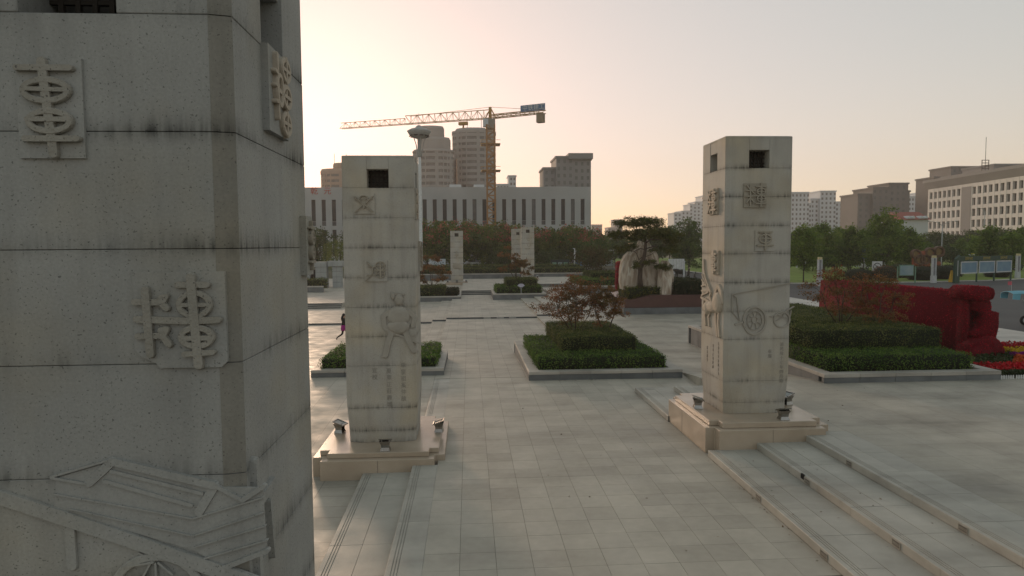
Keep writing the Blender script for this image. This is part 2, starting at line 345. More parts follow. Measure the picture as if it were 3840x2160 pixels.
# ---- right: pale pavement, asphalt road, lawn
strip('pavement', [(-20,26.0,31.0),(200,26.0,31.4)], [(-20,0.2),(40,0.2),(60,0.02),(112,0.02)], M_pale, base=-0.4)
M_asph = mat('asphalt', (0.075,0.075,0.078), 0.75, (0.055,0.055,0.058), 0.3, 0.3, 60, coord='World')
road = MB()
road.add([(31.0,-20,0.08),(140,-20,0.08),(140,40,0.08),(31.1,40,0.08)], [(0,1,2,3)])
road.add([(31.1,40,0.08),(140,40,0.08),(140,62,-0.03),(31.2,62,-0.03)], [(0,1,2,3)])
road.add([(31.2,62,-0.03),(140,62,-0.03),(140,100,-0.03),(84,93.5,-0.03),(70,88.2,-0.03),(58,86.2,-0.03),(42,86.4,-0.03),(42,150,-0.03),(20,150,-0.03),(20,112,-0.03),(31.35,112,-0.03)], [tuple(range(11))])
struct(road.build('road', M_asph))
struct(MB().tube([(42,150,0.02),(42,86.4,0.02),(58,86.2,0.02),(70,88.2,0.02),(84,93.5,0.02),(140,100,0.02)], 0.11, 4).build('kerb', M_pale))
M_lawn = mat('lawn_grass', (0.20,0.26,0.04), 0.9, (0.12,0.18,0.03), 0.25, 0.6, 30, coord='World')
lw = MB().add([(42,86.4,0.06),(58,86.2,0.06),(70,88.2,0.06),(84,93.5,0.06),(140,100,0.06),(190,230,0.06),(42,260,0.06)], [tuple(range(7))])
struct(lw.build('lawn', M_lawn))
# ------------------------------------------------------------------ carved stone pillars
def pillar_stone(name, col, h, streak=1.0):
    """granite with dark specks; grime collects along the bed joints (local z 0 and h) and runs down in streaks"""
    m = bpy.data.materials.new(name); m.use_nodes = True; t = m.node_tree; n = t.nodes; L = t.links
    b = n['Principled BSDF']; b.inputs['Roughness'].default_value = 0.85; b.inputs['Specular IOR Level'].default_value = 0.25
    tc = n.new('ShaderNodeTexCoord'); pos = n.new('ShaderNodeNewGeometry').outputs['Position']
    def noise(scale, detail=4, vec=pos, st=None):
        if st:
            mp = n.new('ShaderNodeMapping'); mp.inputs['Scale'].default_value = st; L.new(vec, mp.inputs[0]); vec = mp.outputs[0]
        q = n.new('ShaderNodeTexNoise'); q.inputs['Scale'].default_value = scale; q.inputs['Detail'].default_value = detail; L.new(vec, q.inputs['Vector']); return q.outputs[0]
    def rng(v, a, bb, c=0.0, d=1.0):
        q = n.new('ShaderNodeMapRange'); L.new(v, q.inputs[0]); q.inputs[1].default_value = a; q.inputs[2].default_value = bb; q.inputs[3].default_value = c; q.inputs[4].default_value = d; return q.outputs[0]
    def M2(op, a, bb):
        q = n.new('ShaderNodeMath'); q.operation = op
        for i, v in enumerate((a, bb)):
            if isinstance(v, (int, float)): q.inputs[i].default_value = v
            else: L.new(v, q.inputs[i])
        return q.outputs[0]
    sp = n.new('ShaderNodeSeparateXYZ'); L.new(tc.outputs['Object'], sp.inputs[0])
    z = sp.outputs[2]; hn = n.new('ShaderNodeAttribute'); hn.attribute_type = 'OBJECT'; hn.attribute_name = 'course_height'
    low = rng(z, 0.0, 0.17, 1.0, 0.0); top = rng(M2('SUBTRACT', hn.outputs['Fac'], z), 0.10, 0.0, 0.0, 1.0)
    low = M2('POWER', low, 1.8); top = M2('POWER', top, 1.8)
    st1 = rng(noise(1.0, 3, pos, (22, 22, 1.6)), 0.42, 0.66); patch = rng(noise(1.3, 4), 0.40, 0.62, 0.18, 1.0)
    grime = M2('MULTIPLY', M2('MAXIMUM', low, M2('MULTIPLY', top, 0.8)), M2('MULTIPLY', M2('ADD', M2('MULTIPLY', st1, 0.7), 0.30), patch))
    cloud = rng(noise(1.1, 5), 0.35, 0.7, 1.06, 0.86)
    fine = rng(noise(55.0, 3), 0.3, 0.7, 0.93, 1.07)
    sn = noise(70.0, 1.5, pos, (1, 1, 1)); speck = rng(sn, 0.66, 0.72, 1.0, 0.5)
    run = rng(noise(1.0, 4, pos, (6, 6, 0.35)), 0.5, 0.75, 1.0, 0.86)
    val = M2('MULTIPLY', M2('MULTIPLY', cloud, fine), M2('MULTIPLY', speck, run))
    val = M2('MULTIPLY', val, M2('SUBTRACT', 1.0, M2('MULTIPLY', grime, 0.86*streak)))
    warm = n.new('ShaderNodeMix'); warm.data_type = 'RGBA'; warm.inputs[6].default_value = (*col, 1); warm.inputs[7].default_value = (col[0]*1.04, col[1]*0.96, col[2]*0.82, 1); L.new(rng(noise(0.9, 4), 0.45, 0.75), warm.inputs[0])
    mx = n.new('ShaderNodeVectorMath'); mx.operation = 'SCALE'; L.new(warm.outputs[2], mx.inputs[0]); L.new(val, mx.inputs[3]); L.new(mx.outputs[0], b.inputs['Base Color'])
    bp = n.new('ShaderNodeBump'); bp.inputs['Strength'].default_value = 0.35; bp.inputs['Distance'].default_value = 0.006; L.new(noise(60.0, 4), bp.inputs['Height']); L.new(bp.outputs[0], b.inputs['Normal'])
    MATS[name] = m
    return m
M_pil1 = pillar_stone('pillar_granite_near', (0.33,0.328,0.315), 0.675, 1.12)
M_pil = pillar_stone('pillar_granite', (0.40,0.38,0.345), 0.745)
M_carve = mat('carved_granite', (0.345,0.31,0.255), 0.85, (0.28,0.25,0.205), 3.0, 0.3, 60, speck=(70,0.66,(0.14,0.125,0.11)), coord='World')
M_carve1 = mat('carved_granite_near', (0.335,0.315,0.28), 0.9, (0.26,0.245,0.215), 4.0, 0.5, 50, speck=(70,0.64,(0.12,0.11,0.10)), coord='World')
M_relief = mat('relief_granite', (0.365,0.34,0.30), 0.85, (0.30,0.275,0.24), 3.0, 0.3, 60, coord='World')
M_carve2 = mat('carved_granite_pale', (0.46,0.40,0.33), 0.85, (0.40,0.345,0.28), 3.0, 0.3, 60, coord='World')
M_ink = mat('inscription_grey', (0.29,0.27,0.24), 0.9)
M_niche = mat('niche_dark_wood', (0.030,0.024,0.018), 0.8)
M_plinth = mat('polished_tan_granite', (0.44,0.36,0.28), 0.24, (0.36,0.29,0.22), 1.5, 0.0, spec=0.5, speck=(90,0.64,(0.30,0.24,0.19)), coord='World')
M_mortar = mat('pillar_joint', (0.10,0.095,0.085), 0.95)

def capsule(p, q, w, n=5):
    a = math.atan2(q[1]-p[1], q[0]-p[0]); pts = []
    for k in range(n+1): t = a - math.pi/2 + math.pi*k/n; pts.append((q[0]+w/2*math.cos(t), q[1]+w/2*math.sin(t)))
    for k in range(n+1): t = a + math.pi/2 + math.pi*k/n; pts.append((p[0]+w/2*math.cos(t), p[1]+w/2*math.sin(t)))
    return pts
def tapered(poly, s, mb, fn, h0, h1):
    """prism with chamfered front edge so that the carving catches light"""
    cx = sum(p[0] for p in poly)/len(poly); cy = sum(p[1] for p in poly)/len(poly)
    def ins(p):
        d = math.hypot(p[0]-cx, p[1]-cy) or 1; k = max(0.0, 1-s/d); return (cx+(p[0]-cx)*k, cy+(p[1]-cy)*k)
    r0 = [fn(a,b,h0) for a,b in poly]; r1 = [fn(a,b,h0+(h1-h0)*0.6) for a,b in poly]; r2 = [fn(*ins(p),h1) for p in poly]
    mb.loft([r0,r1,r2])
_hcount = [0]
def strokes(mb, fn, items, depth, h0=-0.004):
    """items: ('L', [(u,v)...], width) polyline or ('E', (u,v), (ru,rv), width) ring or ('B',(u,v),(ru,rv),k) bulge"""
    for it in items:
        _hcount[0] += 1; d = depth + (_hcount[0] % 9)*0.0009
        if it[0] == 'L':
            for j,(p,q) in enumerate(zip(it[1], it[1][1:])): tapered(capsule(p,q,it[2]), it[2]*0.12, mb, fn, h0, d + j*0.0004)
        elif it[0] == 'E':
            (cu,cv),(ru,rv),w = it[1],it[2],it[3]; N = 26
            def ring(k, h): return [fn(cu+(ru+k)*math.cos(2*math.pi*i/N), cv+(rv+k)*math.sin(2*math.pi*i/N), h) for i in range(N)]
            mb.loft([ring(w/2,h0), ring(w/2,d*0.7), ring(w*0.36,d), ring(-w*0.36,d), ring(-w/2,d*0.7), ring(-w/2,h0)], caps=False)
        elif it[0] == 'B':
            (cu,cv),(ru,rv),k = it[1],it[2],it[3]; N = 16; rings = []
            for a,hh in ((1.0,0.0),(0.92,0.45),(0.7,0.8),(0.35,0.97)): rings.append([fn(cu+ru*a*math.cos(2*math.pi*i/N), cv+rv*a*math.sin(2*math.pi*i/N), h0+(k*depth)*hh) for i in range(N)])
            mb.loft(rings)
def cart(u0, u1, v0, v1, w, n=2, bars=True):
    """the old character for a cart: an axle bar, wheels on a pole, an axle bar"""
    uc = (u0+u1)/2; out = [('L',[(uc,v1),(uc,v0)],w)]; H = v1-v0
    if bars: out += [('L',[(u0,v1-0.12*H),(u1,v1-0.12*H)],w*0.85), ('L',[(u0,v0+0.15*H),(u1,v0+0.15*H)],w*0.85)]
    span = H*(0.62 if bars else 0.9); base = v0+H*(0.2 if bars else 0.05)
    for k in range(n):
        cv = base+span*(k+0.5)/n; ru = (u1-u0)*0.40; rv = span/n*0.44
        out += [('E',(uc,cv),(ru,rv),w*0.8), ('L',[(uc-ru,cv),(uc+ru,cv)],w*0.55)]
    return out
def scale_items(items, u0, v0, su, sv, sw):
    r = []
    f = lambda p: (u0+p[0]*su, v0+p[1]*sv)
    for it in items:
        if it[0] == 'L': r.append(('L',[f(p) for p in it[1]],it[2]*sw))
        elif it[0] == 'E': r.append(('E',f(it[1]),(it[2][0]*su,it[2][1]*sv),it[3]*sw))
        else: r.append(('B',f(it[1]),(it[2][0]*su,it[2][1]*sv),it[3]))
    return r

def face_fn(side, hw, hd):
    """(u, z, height above face); u is the world axis offset along the face"""
    if side == 'front': return lambda u,v,h: (u,-hd-h,v)
    if side == 'right': return lambda u,v,h: (hw+h,u,v)
    return lambda u,v,h: (-hw-h,u,v)            # left: u is y
def plaque(root, side, hw, hd, u0, u1, v0, v1, items, th=0.03, depth=0.03, m=None, wm=None, unit=True, sw=None, outline=None):
    fn = face_fn(side, hw, hd); mb = MB(); mm = m or M_carve
    poly = outline or [(u0,v0),(u1,v0),(u1,v1),(u0,v1)]
    mb.prism(poly, -0.01, th, fn)
    pl = mb.build('plaque', wm or mm, root)
    bmn = bmesh.new(); bmn.from_mesh(pl.data); bmesh.ops.recalc_face_normals(bmn, faces=bmn.faces[:]); bmn.to_mesh(pl.data); bmn.free()
    cm = MB(); su, sv = u1-u0, v1-v0
    it = scale_items(items, u0, v0, su, sv, sw or min(abs(su),abs(sv)))
    strokes(cm, lambda u,v,h: fn(u,v,h+th), it, depth)
    o = cm.build('carved_character', mm, pl); pl['course_height'] = 99.0; o['course_height'] = 99.0
    bmn = bmesh.new(); bmn.from_mesh(o.data); bmesh.ops.recalc_face_normals(bmn, faces=bmn.faces[:]); bmn.to_mesh(o.data); bmn.free()
    return pl
def clean(o): o['course_height'] = 99.0; return o
def relief(root, side, hw, hd, items, depth, m, name='carved_relief'):
    cm = MB(); strokes(cm, face_fn(side,hw,hd), items, depth); o = clean(cm.build(name, m, root))
    bmn = bmesh.new(); bmn.from_mesh(o.data); bmesh.ops.recalc_face_normals(bmn, faces=bmn.faces[:]); bmn.to_mesh(o.data); bmn.free()
    return o

def section(hw, hd, z, zb):
    t = smooth01((z-zb)/1.25); a = hw*(0.945+0.055*t); c = hd*(0.955+0.045*t); sw = 0.26-0.14*t; dp = 0.085-0.053*t
    return [(-a,-c+dp),(-a+sw,-c),(a-sw,-c),(a,-c+dp),(a,c-dp),(a-sw,c),(-a+sw,c),(-a,c-dp)]
def make_pillar(label, cx, cy, zs, hw, hd, plinth, M, simple=False, group=None):
    """zs: bed joints from the foot to the top; plinth: (ground z, lower tier top)"""
    zb = zs[0]; root = thing('stone_pillar', label, 'pillar', (cx,cy,0), 0, group)
    g = 0.0018
    core = MB(); core.loft([[(x*0.975,y*0.975,z) for x,y in section(hw,hd,z,zb)] for z in (zb+0.01, zb+0.7, zb+1.3, zs[-2]-0.01)])
    core.box(-hw+0.45,hw-0.45,-hd+0.45,hd-0.45,zs[-2]-0.01,zs[-1]-0.05)
    core.build('core', M_mortar, root)
    for z0,z1 in zip(zs[:-2], zs[1:-1]):
        lev = [z0+g] + [z for z in (zb+0.35,zb+0.7,zb+1.0,zb+1.3) if z0+0.08 < z < z1-0.08] + [z1-g]
        mb = MB().loft([[(x,y,z-z0) for x,y in section(hw,hd,z,zb)] for z in lev])
        mb.build('stone_course', M, root, (0,0,z0), bevel=0.0 if simple else 0.003)['course_height'] = z1-z0
    z0, z1 = zs[-2], zs[-1]; H = z1-z0; nx = 0.268; nh = 0.465; sec = section(hw,hd,z1,zb); sw = 0.12; dp = 0.032; D = 0.44
    base = [(nx+g,-hd),(hw-sw,-hd),(hw,-hd+dp),(hw,-nx-g),(hw-D,-nx-g),(nx+g,-hd+D)]
    for sx in (1,-1):
        for sy in (1,-1):
            poly = [(x*sx,y*sy) for x,y in base]
            if sx*sy < 0: poly = poly[::-1]
            MB().prism(poly, g, H-0.04).build('corner_block', M, root, (0,0,z0), bevel=0.0 if simple else 0.005)['course_height'] = H
    for k in range(4):
        MB().box(-nx,nx,-hd,-hd+D,nh,H-0.04).build('lintel', M, root, (0,0,z0), (0,0,k*math.pi/2), bevel=0.0 if simple else 0.005)['course_height'] = H
        if not simple:
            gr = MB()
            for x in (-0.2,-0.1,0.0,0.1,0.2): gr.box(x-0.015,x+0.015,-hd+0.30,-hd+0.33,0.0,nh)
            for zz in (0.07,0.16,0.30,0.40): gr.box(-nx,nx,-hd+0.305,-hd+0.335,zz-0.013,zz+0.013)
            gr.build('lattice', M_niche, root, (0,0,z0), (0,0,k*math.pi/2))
    cap = clean(MB().loft([[(x*s,y*s,z) for x,y in section(hw,hd,z1,zb)] for s,z in ((1.0,H-0.04),(1.0,H-0.02),(0.985,H))]).build('cap_slab', M, root, (0,0,z0)))
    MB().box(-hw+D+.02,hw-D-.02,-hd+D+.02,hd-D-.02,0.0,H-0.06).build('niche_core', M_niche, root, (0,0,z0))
    # cross-shaped plinth of polished stone in two tiers
    gz, lt = plinth
    def crossp(a, b, c, d): return [(-a,-d),(a,-d),(a,-c),(b,-c),(b,c),(a,c),(a,d),(-a,d),(-a,c),(-b,c),(-b,-c),(-a,-c)]
    lo = crossp(1.36,1.60,1.60,1.93); hi = crossp(1.22,1.45,1.45,1.74)
    pl = MB().prism(lo, gz, lt-0.002).build('plinth_tier', M_plinth, root, bevel=0.0 if simple else 0.012)
    MB().prism(hi, lt, zs[0]).build('plinth_tier', M_plinth, root, bevel=0.0 if simple else 0.012)
    if not simple:
        for x0,y0,x1,y1 in ((0.0,-1.934,0.006,-1.925),(-1.604,0.3,-1.595,0.306)):
            MB().box(x0,x1,min(y0,y1),max(y0,y1),gz,lt-0.01).build('plinth_joint', M_mortar, root)
    return root

P1C = (-2.26, 4.985); P2C = (-2.25, 18.17); P3C = (7.50, 18.22); HW, HD = 0.885, 0.875
near = make_pillar('tall weathered grey pillar with a handcart relief and two round-wheeled characters on its front', P1C[0], P1C[1], [0.30,0.62,1.22,2.02,2.60,3.25,3.914,4.587,5.263,5.94,6.605,7.40], 0.90, HD, (-0.33,0.16), M_pil1)
p2 = make_pillar('stone pillar with a relief of a striding man beside the left-hand steps', P2C[0], P2C[1], [0.28,0.575,1.171,2.254,2.99,3.736,4.481,5.231,5.977,6.721,7.522], HW, HD, (-0.33,0.155), M_pil)
p3 = make_pillar('stone pillar with a horse relief and cart wheels beside the three right-hand steps', P3C[0], P3C[1], [0.79,1.085,1.661,2.768,3.494,4.251,5.001,5.729,6.48,7.212,8.034], HW, HD, (-0.01,0.65), M_pil)
p4 = make_pillar('small far pillar carved with a single cross-like sign, left of the terrace steps', -1.68, 93.9, [0.30,0.6,1.2,2.1,2.85,3.6,4.35,5.05,5.75,6.5,7.28], 0.85, HD, (-0.2,0.1), M_pil, True)
p6 = make_pillar('far pillar standing behind the hedge planter with the fan-shaped sign', 8.28, 96.9, [0.70,1.0,1.6,2.5,3.25,4.0,4.75,5.5,6.25,7.0,7.78], 0.9, HD, (0.2,0.5), M_pil, True)
p5 = make_pillar('far pillar half hidden behind another pillar near the hedge planter', 8.0, 112.5, [0.60,0.9,1.5,2.4,3.15,3.9,4.65,5.4,6.15,6.95,7.95], 1.0, HD, (0.2,0.4), M_pil, True)

# ---- near pillar: darker narrow corner stones
M_pil1d = pillar_stone('pillar_corner_granite', (0.255,0.242,0.215), 0.675, 1.0)
nz_ = [2.60,3.25,3.914,4.587,5.263,5.94,6.605,7.36]
for z0,z1 in zip(nz_, nz_[1:]):
    for sx in (1,-1):
        pp = [(0.90-0.122,-HD-0.004),(0.904,-HD+0.030),(0.890,-HD+0.045),(0.90-0.122,-HD+0.01)]; pp = pp if sx > 0 else [(-x,y) for x,y in pp][::-1]
        MB().prism(pp, 0.003, z1-z0-0.003).build('corner_strip', M_pil1d, near, (0,0,z0))['course_height'] = z1-z0
# ---- near pillar: characters and cart
hw1 = 0.90
def n1(x, y, bx, by, w, h): return ((x-bx)/w, 1-(y-by)/h)
A = lambda x,y: n1(x,y,170,200,775,1090)
itA = [('L',[A(505,235),A(600,1255)],0.125),('L',[A(205,312),A(845,312)],0.085),('E',A(535,555),(0.335,0.105),0.10),('L',[A(300,540),A(790,552)],0.06),
       ('E',A(565,890),(0.31,0.10),0.10),('L',[A(310,868),A(800,872)],0.07),('L',[A(270,1082),A(895,1082)],0.085)]
ux = lambda x: x-P1C[0]
plaque(near,'front',hw1,HD, ux(-2.545),ux(-2.185),5.785,6.345, itA, 0.018, 0.030, M_carve1, M_pil1, sw=0.40)
B = lambda x,y: n1(x,y,190,155,1180,1205)
itB = [('L',[B(955,215),B(1020,1330)],0.095),('L',[B(770,312),B(1160,318)],0.07),('E',B(985,562),(0.165,0.118),0.07),('L',[B(810,565),B(1170,565)],0.045),
       ('L',[B(240,735),B(900,765)],0.075),('L',[B(900,765),B(1290,755)],0.075),('E',B(1000,968),(0.165,0.095),0.075),('L',[B(830,980),B(1180,980)],0.055),('L',[B(835,1180),B(1210,1160)],0.06),
       ('L',[B(375,370),B(410,1180)],0.085),('L',[B(220,522),B(560,530)],0.07),('L',[B(245,948),B(545,945)],0.07),
       ('L',[B(560,475),B(625,455),B(575,545),B(635,605)],0.075),('L',[B(545,880),B(620,865),B(575,955),B(650,1060)],0.075)]
cB = lambda x,y: (ux(-1.955)+ (x-190)/1180*0.525, 5.13-(y-155)/1205*0.565)
plaque(near,'front',hw1,HD, ux(-1.955),ux(-1.43),4.565,5.13, itB, 0.018, 0.028, M_carve1, M_pil1, sw=0.54,
       outline=[cB(500,1360),cB(1290,1360),cB(1370,1290),cB(1370,155),cB(190,155),cB(190,1120),cB(250,1200),cB(450,1300)])
itR = []
for cv in (0.83,0.50,0.17): itR += [('E',(0.70,cv),(0.20,0.125),0.075),('L',[(0.50,cv),(0.90,cv)],0.05),('L',[(0.70,cv-0.15),(0.70,cv+0.15)],0.06)]
itR += [('L',[(0.24,0.93),(0.26,0.18)],0.07),('L',[(0.14,0.72),(0.26,0.70)],0.06),('L',[(0.14,0.55),(0.26,0.55)],0.06),('L',[(0.14,0.36),(0.26,0.38)],0.06),('E',(0.34,0.52),(0.14,0.18),0.07),('L',[(0.3,0.52),(0.62,0.50)],0.06)]
plaque(near,'right',hw1,HD, 4.70-P1C[1],5.20-P1C[1],6.05,6.62, itR, 0.045, 0.03, M_carve2, M_pil1, sw=0.5)
plaque(near,'right',hw1,HD, 5.62-P1C[1],5.84-P1C[1],5.04,5.52, cart(0.2,0.8,0.1,0.9,0.12), 0.05, 0.03, M_carve, M_pil1)
Z1 = lambda zx,zy: (ux(-2.62+zx/2.0*0.00212), 6.34-(724.5+zy/2.0-150)*0.002325)
def zl(pts, w): return ('L',[Z1(*p) for p in pts], w)
cart1 = [zl([(480,850),(1030,990)],0.045),zl([(345,960),(480,850)],0.055),zl([(935,1130),(1030,990)],0.055),zl([(470,900),(960,1030)],0.02),zl([(430,950),(900,1090)],0.022),
         zl([(150,920),(450,845)],0.014),zl([(150,925),(330,960)],0.014),zl([(1030,990),(1180,1070)],0.022),zl([(1180,1070),(1300,1000)],0.03),
         zl([(-250,980),(0,1062),(500,1240),(1120,1470),(1500,1620)],0.085),zl([(232,1180),(236,1390)],0.06),
         zl([(160,1010),(900,1160)],0.010),zl([(900,1160),(1290,1060)],0.010),zl([(240,1090),(900,1250)],0.008),zl([(900,1250),(1290,1140)],0.008),zl([(905,1310),(1300,1210)],0.008),zl([(960,1370),(1310,1285)],0.010),zl([(1060,1425),(1310,1340)],0.03),
         zl([(680,1380),(510,1400)],0.012),zl([(680,1380),(600,1330)],0.010),zl([(660,1390),(610,1470)],0.012),zl([(690,1390),(690,1480)],0.012),zl([(705,1385),(780,1450)],0.012),
         ('E',Z1(690,1560),(0.26,0.24),0.05)]
relief(near,'front',hw1,HD,cart1,0.022,M_pil1)
bodyp = clean(MB().prism([Z1(170,930),Z1(460,855),Z1(1010,1000),Z1(1290,1010),Z1(1300,1330),Z1(1050,1420),Z1(900,1330),Z1(150,1090)][::-1], -0.004, 0.010, face_fn('front',hw1,HD)).build('carved_relief', M_pil1, near))
relief(near,'right',hw1,HD,[('L',[(4.32-P1C[1],3.67),(4.62-P1C[1],3.69)],0.07),('L',[(4.50-P1C[1],3.60),(4.56-P1C[1],3.20)],0.035),('L',[(4.24-P1C[1],3.95),(4.26-P1C[1],3.0)],0.06)],0.035,M_pil1)

# ---- second pillar
ux = lambda x: x-P2C[0]
it1 = [('E',(0.5,0.69),(0.21,0.20),0.055),('L',[(0.38,0.70),(0.46,0.70)],0.03),('L',[(0.54,0.70),(0.62,0.70)],0.03),('L',[(0.5,0.46),(0.5,0.28)],0.10),('L',[(0.46,0.46),(0.10,0.08)],0.065),('L',[(0.54,0.46),(0.90,0.10)],0.065),
       ('L',[(0.36,0.60),(0.10,0.74)],0.05),('L',[(0.64,0.60),(0.88,0.80)],0.05),('L',[(0.06,0.86),(0.16,0.80),(0.10,0.70)],0.05),('L',[(0.94,0.86),(0.84,0.82),(0.90,0.72)],0.05)]
plaque(p2,'front',HW,HD,ux(-2.86),ux(-2.33),6.08,6.58,it1,0.035,0.045,M_carve,M_pil,sw=0.5)
it2 = [('E',(0.70,0.74),(0.21,0.19),0.05),('E',(0.70,0.36),(0.19,0.17),0.05),('L',[(0.70,0.92),(0.70,0.2)],0.07),('L',[(0.42,0.54),(0.95,0.54)],0.05),('L',[(0.5,0.74),(0.90,0.74)],0.035),('L',[(0.52,0.36),(0.88,0.36)],0.035),
       ('L',[(0.48,0.72),(0.36,0.66),(0.36,0.40),(0.06,0.06)],0.055),('L',[(0.12,0.92),(0.30,0.74)],0.05),('L',[(0.16,0.70),(0.34,0.70)],0.04),('L',[(0.10,0.30),(0.26,0.30)],0.04),('L',[(0.34,0.32),(0.52,0.30)],0.045)]
plaque(p2,'front',HW,HD,ux(-2.61),ux(-2.05),4.39,4.92,it2,0.035,0.042,M_carve,M_pil,sw=0.5)
plaque(p2,'right',HW,HD,-0.55,-0.05,5.95,6.75,cart(0.2,0.8,0.05,0.95,0.11),0.03,0.03,M_carve2,M_pil)
plaque(p2,'right',HW,HD,0.25,0.80,4.60,5.40,itB,0.06,0.035,M_carve,M_pil)
W2 = lambda zx,zy: (ux(-3.14+((1150+zx/3.9167)/1.4907-858)*0.00978), 3.736-(((880+zy/3.9167)/1.4907)-773)*0.0099)
W3 = lambda zx,zy: (ux(-3.14+((1150+zx/1.51)/1.4907-858)*0.00978), 3.736-(((1200+zy/1.51)/1.4907)-773)*0.0099)
war = [('B',W2(1320,955),(0.125,0.155),2.6),('B',W2(1235,900),(0.07,0.11),2.2),('L',[W2(1210,860),W2(1400,880)],0.05),('B',W2(1310,1200),(0.30,0.26),2.4),('B',W2(1320,1360),(0.27,0.20),2.6),
       ('L',[W2(1160,1130),W2(1080,1210),W2(1100,1350),W2(1180,1430)],0.13),('L',[W2(1470,1130),W2(1560,1230),W2(1520,1350)],0.12),('L',[W2(1190,1100),W2(1330,1230),W2(1440,1110)],0.03),('L',[W2(1170,1330),W2(1320,1385),W2(1470,1330)],0.035),
       ('L',[W3(470,60),W3(445,120),W3(425,205)],0.15),('L',[W3(425,205),W3(405,212)],0.07),('L',[W3(540,60),W3(565,130),W3(590,180)],0.15),('L',[W3(590,180),W3(610,185)],0.07),('L',[W3(425,55),W3(520,95),W3(645,148)],0.045),
       ('B',W3(500,40),(0.30,0.17),2.4),('L',[W2(1290,960),W2(1310,960)],0.02),('L',[W2(1360,960),W2(1385,960)],0.02),('L',[W2(1340,1015),W2(1385,1015)],0.02)]
relief(p2,'front',HW,HD,war,0.042,M_relief,'carved_figure')
for tx,body,zc in ((-1.70,'車皇祖奚仲故',1.86),(-2.06,'夏車正莊爵城',1.72),(-2.42,'宣校',2.08)):
    text_mesh(body, 0.145, 0.003, M_ink, 'inscription', p2, (ux(tx),-HD-0.002,zc-0.04), (R(90),0,0), 1.18, True)

# ---- third pillar
ux = lambda x: x-P3C[0]
it3 = cart(0.52,0.98,0.02,0.98,0.085,2)+[('L',[(0.26,0.95),(0.26,0.1)],0.06),('L',[(0.05,0.70),(0.48,0.70)],0.05),('L',[(0.05,0.45),(0.95,0.50)],0.05),('L',[(0.1,0.9),(0.42,0.58)],0.05),('L',[(0.1,0.2),(0.26,0.40),(0.42,0.2)],0.05)]
plaque(p3,'front',HW,HD,ux(7.09),ux(7.68),6.20,6.82,it3,0.045,0.042,M_carve,M_carve,sw=0.55)
it4 = [('L',[(0.18,0.92),(0.82,0.92)],0.085),('L',[(0.10,0.28),(0.90,0.28)],0.085),('L',[(0.5,0.90),(0.5,0.08)],0.11),('E',(0.5,0.60),(0.30,0.20),0.09),('L',[(0.2,0.60),(0.8,0.60)],0.06)]
plaque(p3,'front',HW,HD,ux(7.41),ux(7.93),5.07,5.61,it4,0.03,0.045,M_carve,M_pil,sw=0.5)
it5 = cart(0.50,0.98,0.04,0.96,0.10,2)+[('L',[(0.10,0.92),(0.36,0.56)],0.07),('L',[(0.40,0.92),(0.12,0.58)],0.07),('L',[(0.08,0.78),(0.44,0.78)],0.06),('L',[(0.10,0.44),(0.40,0.08)],0.07),('L',[(0.40,0.44),(0.10,0.06)],0.07),('L',[(0.08,0.36),(0.44,0.36)],0.06)]
def flipu(items): return [ (('L',[(1-a,b) for a,b in i[1]],i[2]) if i[0]=='L' else (i[0],(1-i[1][0],i[1][1]),i[2],i[3])) for i in items]
yl = lambda y: y-P3C[1]
plaque(p3,'left',HW,HD,yl(17.79),yl(18.46),6.06,6.74,flipu(it5),0.05,0.05,M_carve2,M_carve2,sw=0.6)
plaque(p3,'left',HW,HD,yl(17.67),yl(18.15),4.46,5.09,flipu(cart(0.15,0.85,0.03,0.97,0.13,2)),0.05,0.05,M_carve2,M_carve2,sw=0.48)
F3 = lambda zx,zy: (ux(7.43+(zx-1885)*0.001787), 3.26-(zy-800)*0.001787)
wh = [('E',F3(1885,800),(0.30,0.36),0.055),('E',F3(1885,800),(0.20,0.25),0.02),('E',F3(1885,790),(0.075,0.085),0.03),('E',F3(2295,790),(0.21,0.20),0.045),('L',[F3(1545,405),F3(1900,350),F3(2440,250)],0.018),('L',[F3(1545,405),F3(1545,660)],0.016),
      ('L',[F3(1545,405),F3(1612,462),F3(1660,800)],0.02),('L',[F3(1660,800),F3(1540,660)],0.012),('L',[F3(2120,745),F3(2300,700),F3(2470,600)],0.026),('L',[F3(1600,855),F3(1710,820)],0.055),('L',[F3(2430,660),F3(2390,880)],0.02)]
for k in range(8):
    a = k*math.pi/4+0.25; wh.append(('L',[(F3(1885,790)[0]+0.09*math.cos(a),F3(1885,790)[1]+0.1*math.sin(a)),(F3(1885,790)[0]+0.20*math.cos(a),F3(1885,790)[1]+0.25*math.sin(a))],0.014))
for k in range(4):
    a = k*math.pi/3+0.2; wh.append(('L',[F3(2295,760),(F3(2295,790)[0]+0.16*math.cos(a),F3(2295,790)[1]+0.16*math.sin(a))],0.014))
relief(p3,'front',HW,HD,wh,0.036,M_relief)
HF = lambda zx,zy: (yl(18.98-(zx-1122)/340*1.63), 3.26-(zy-800)*0.00185)
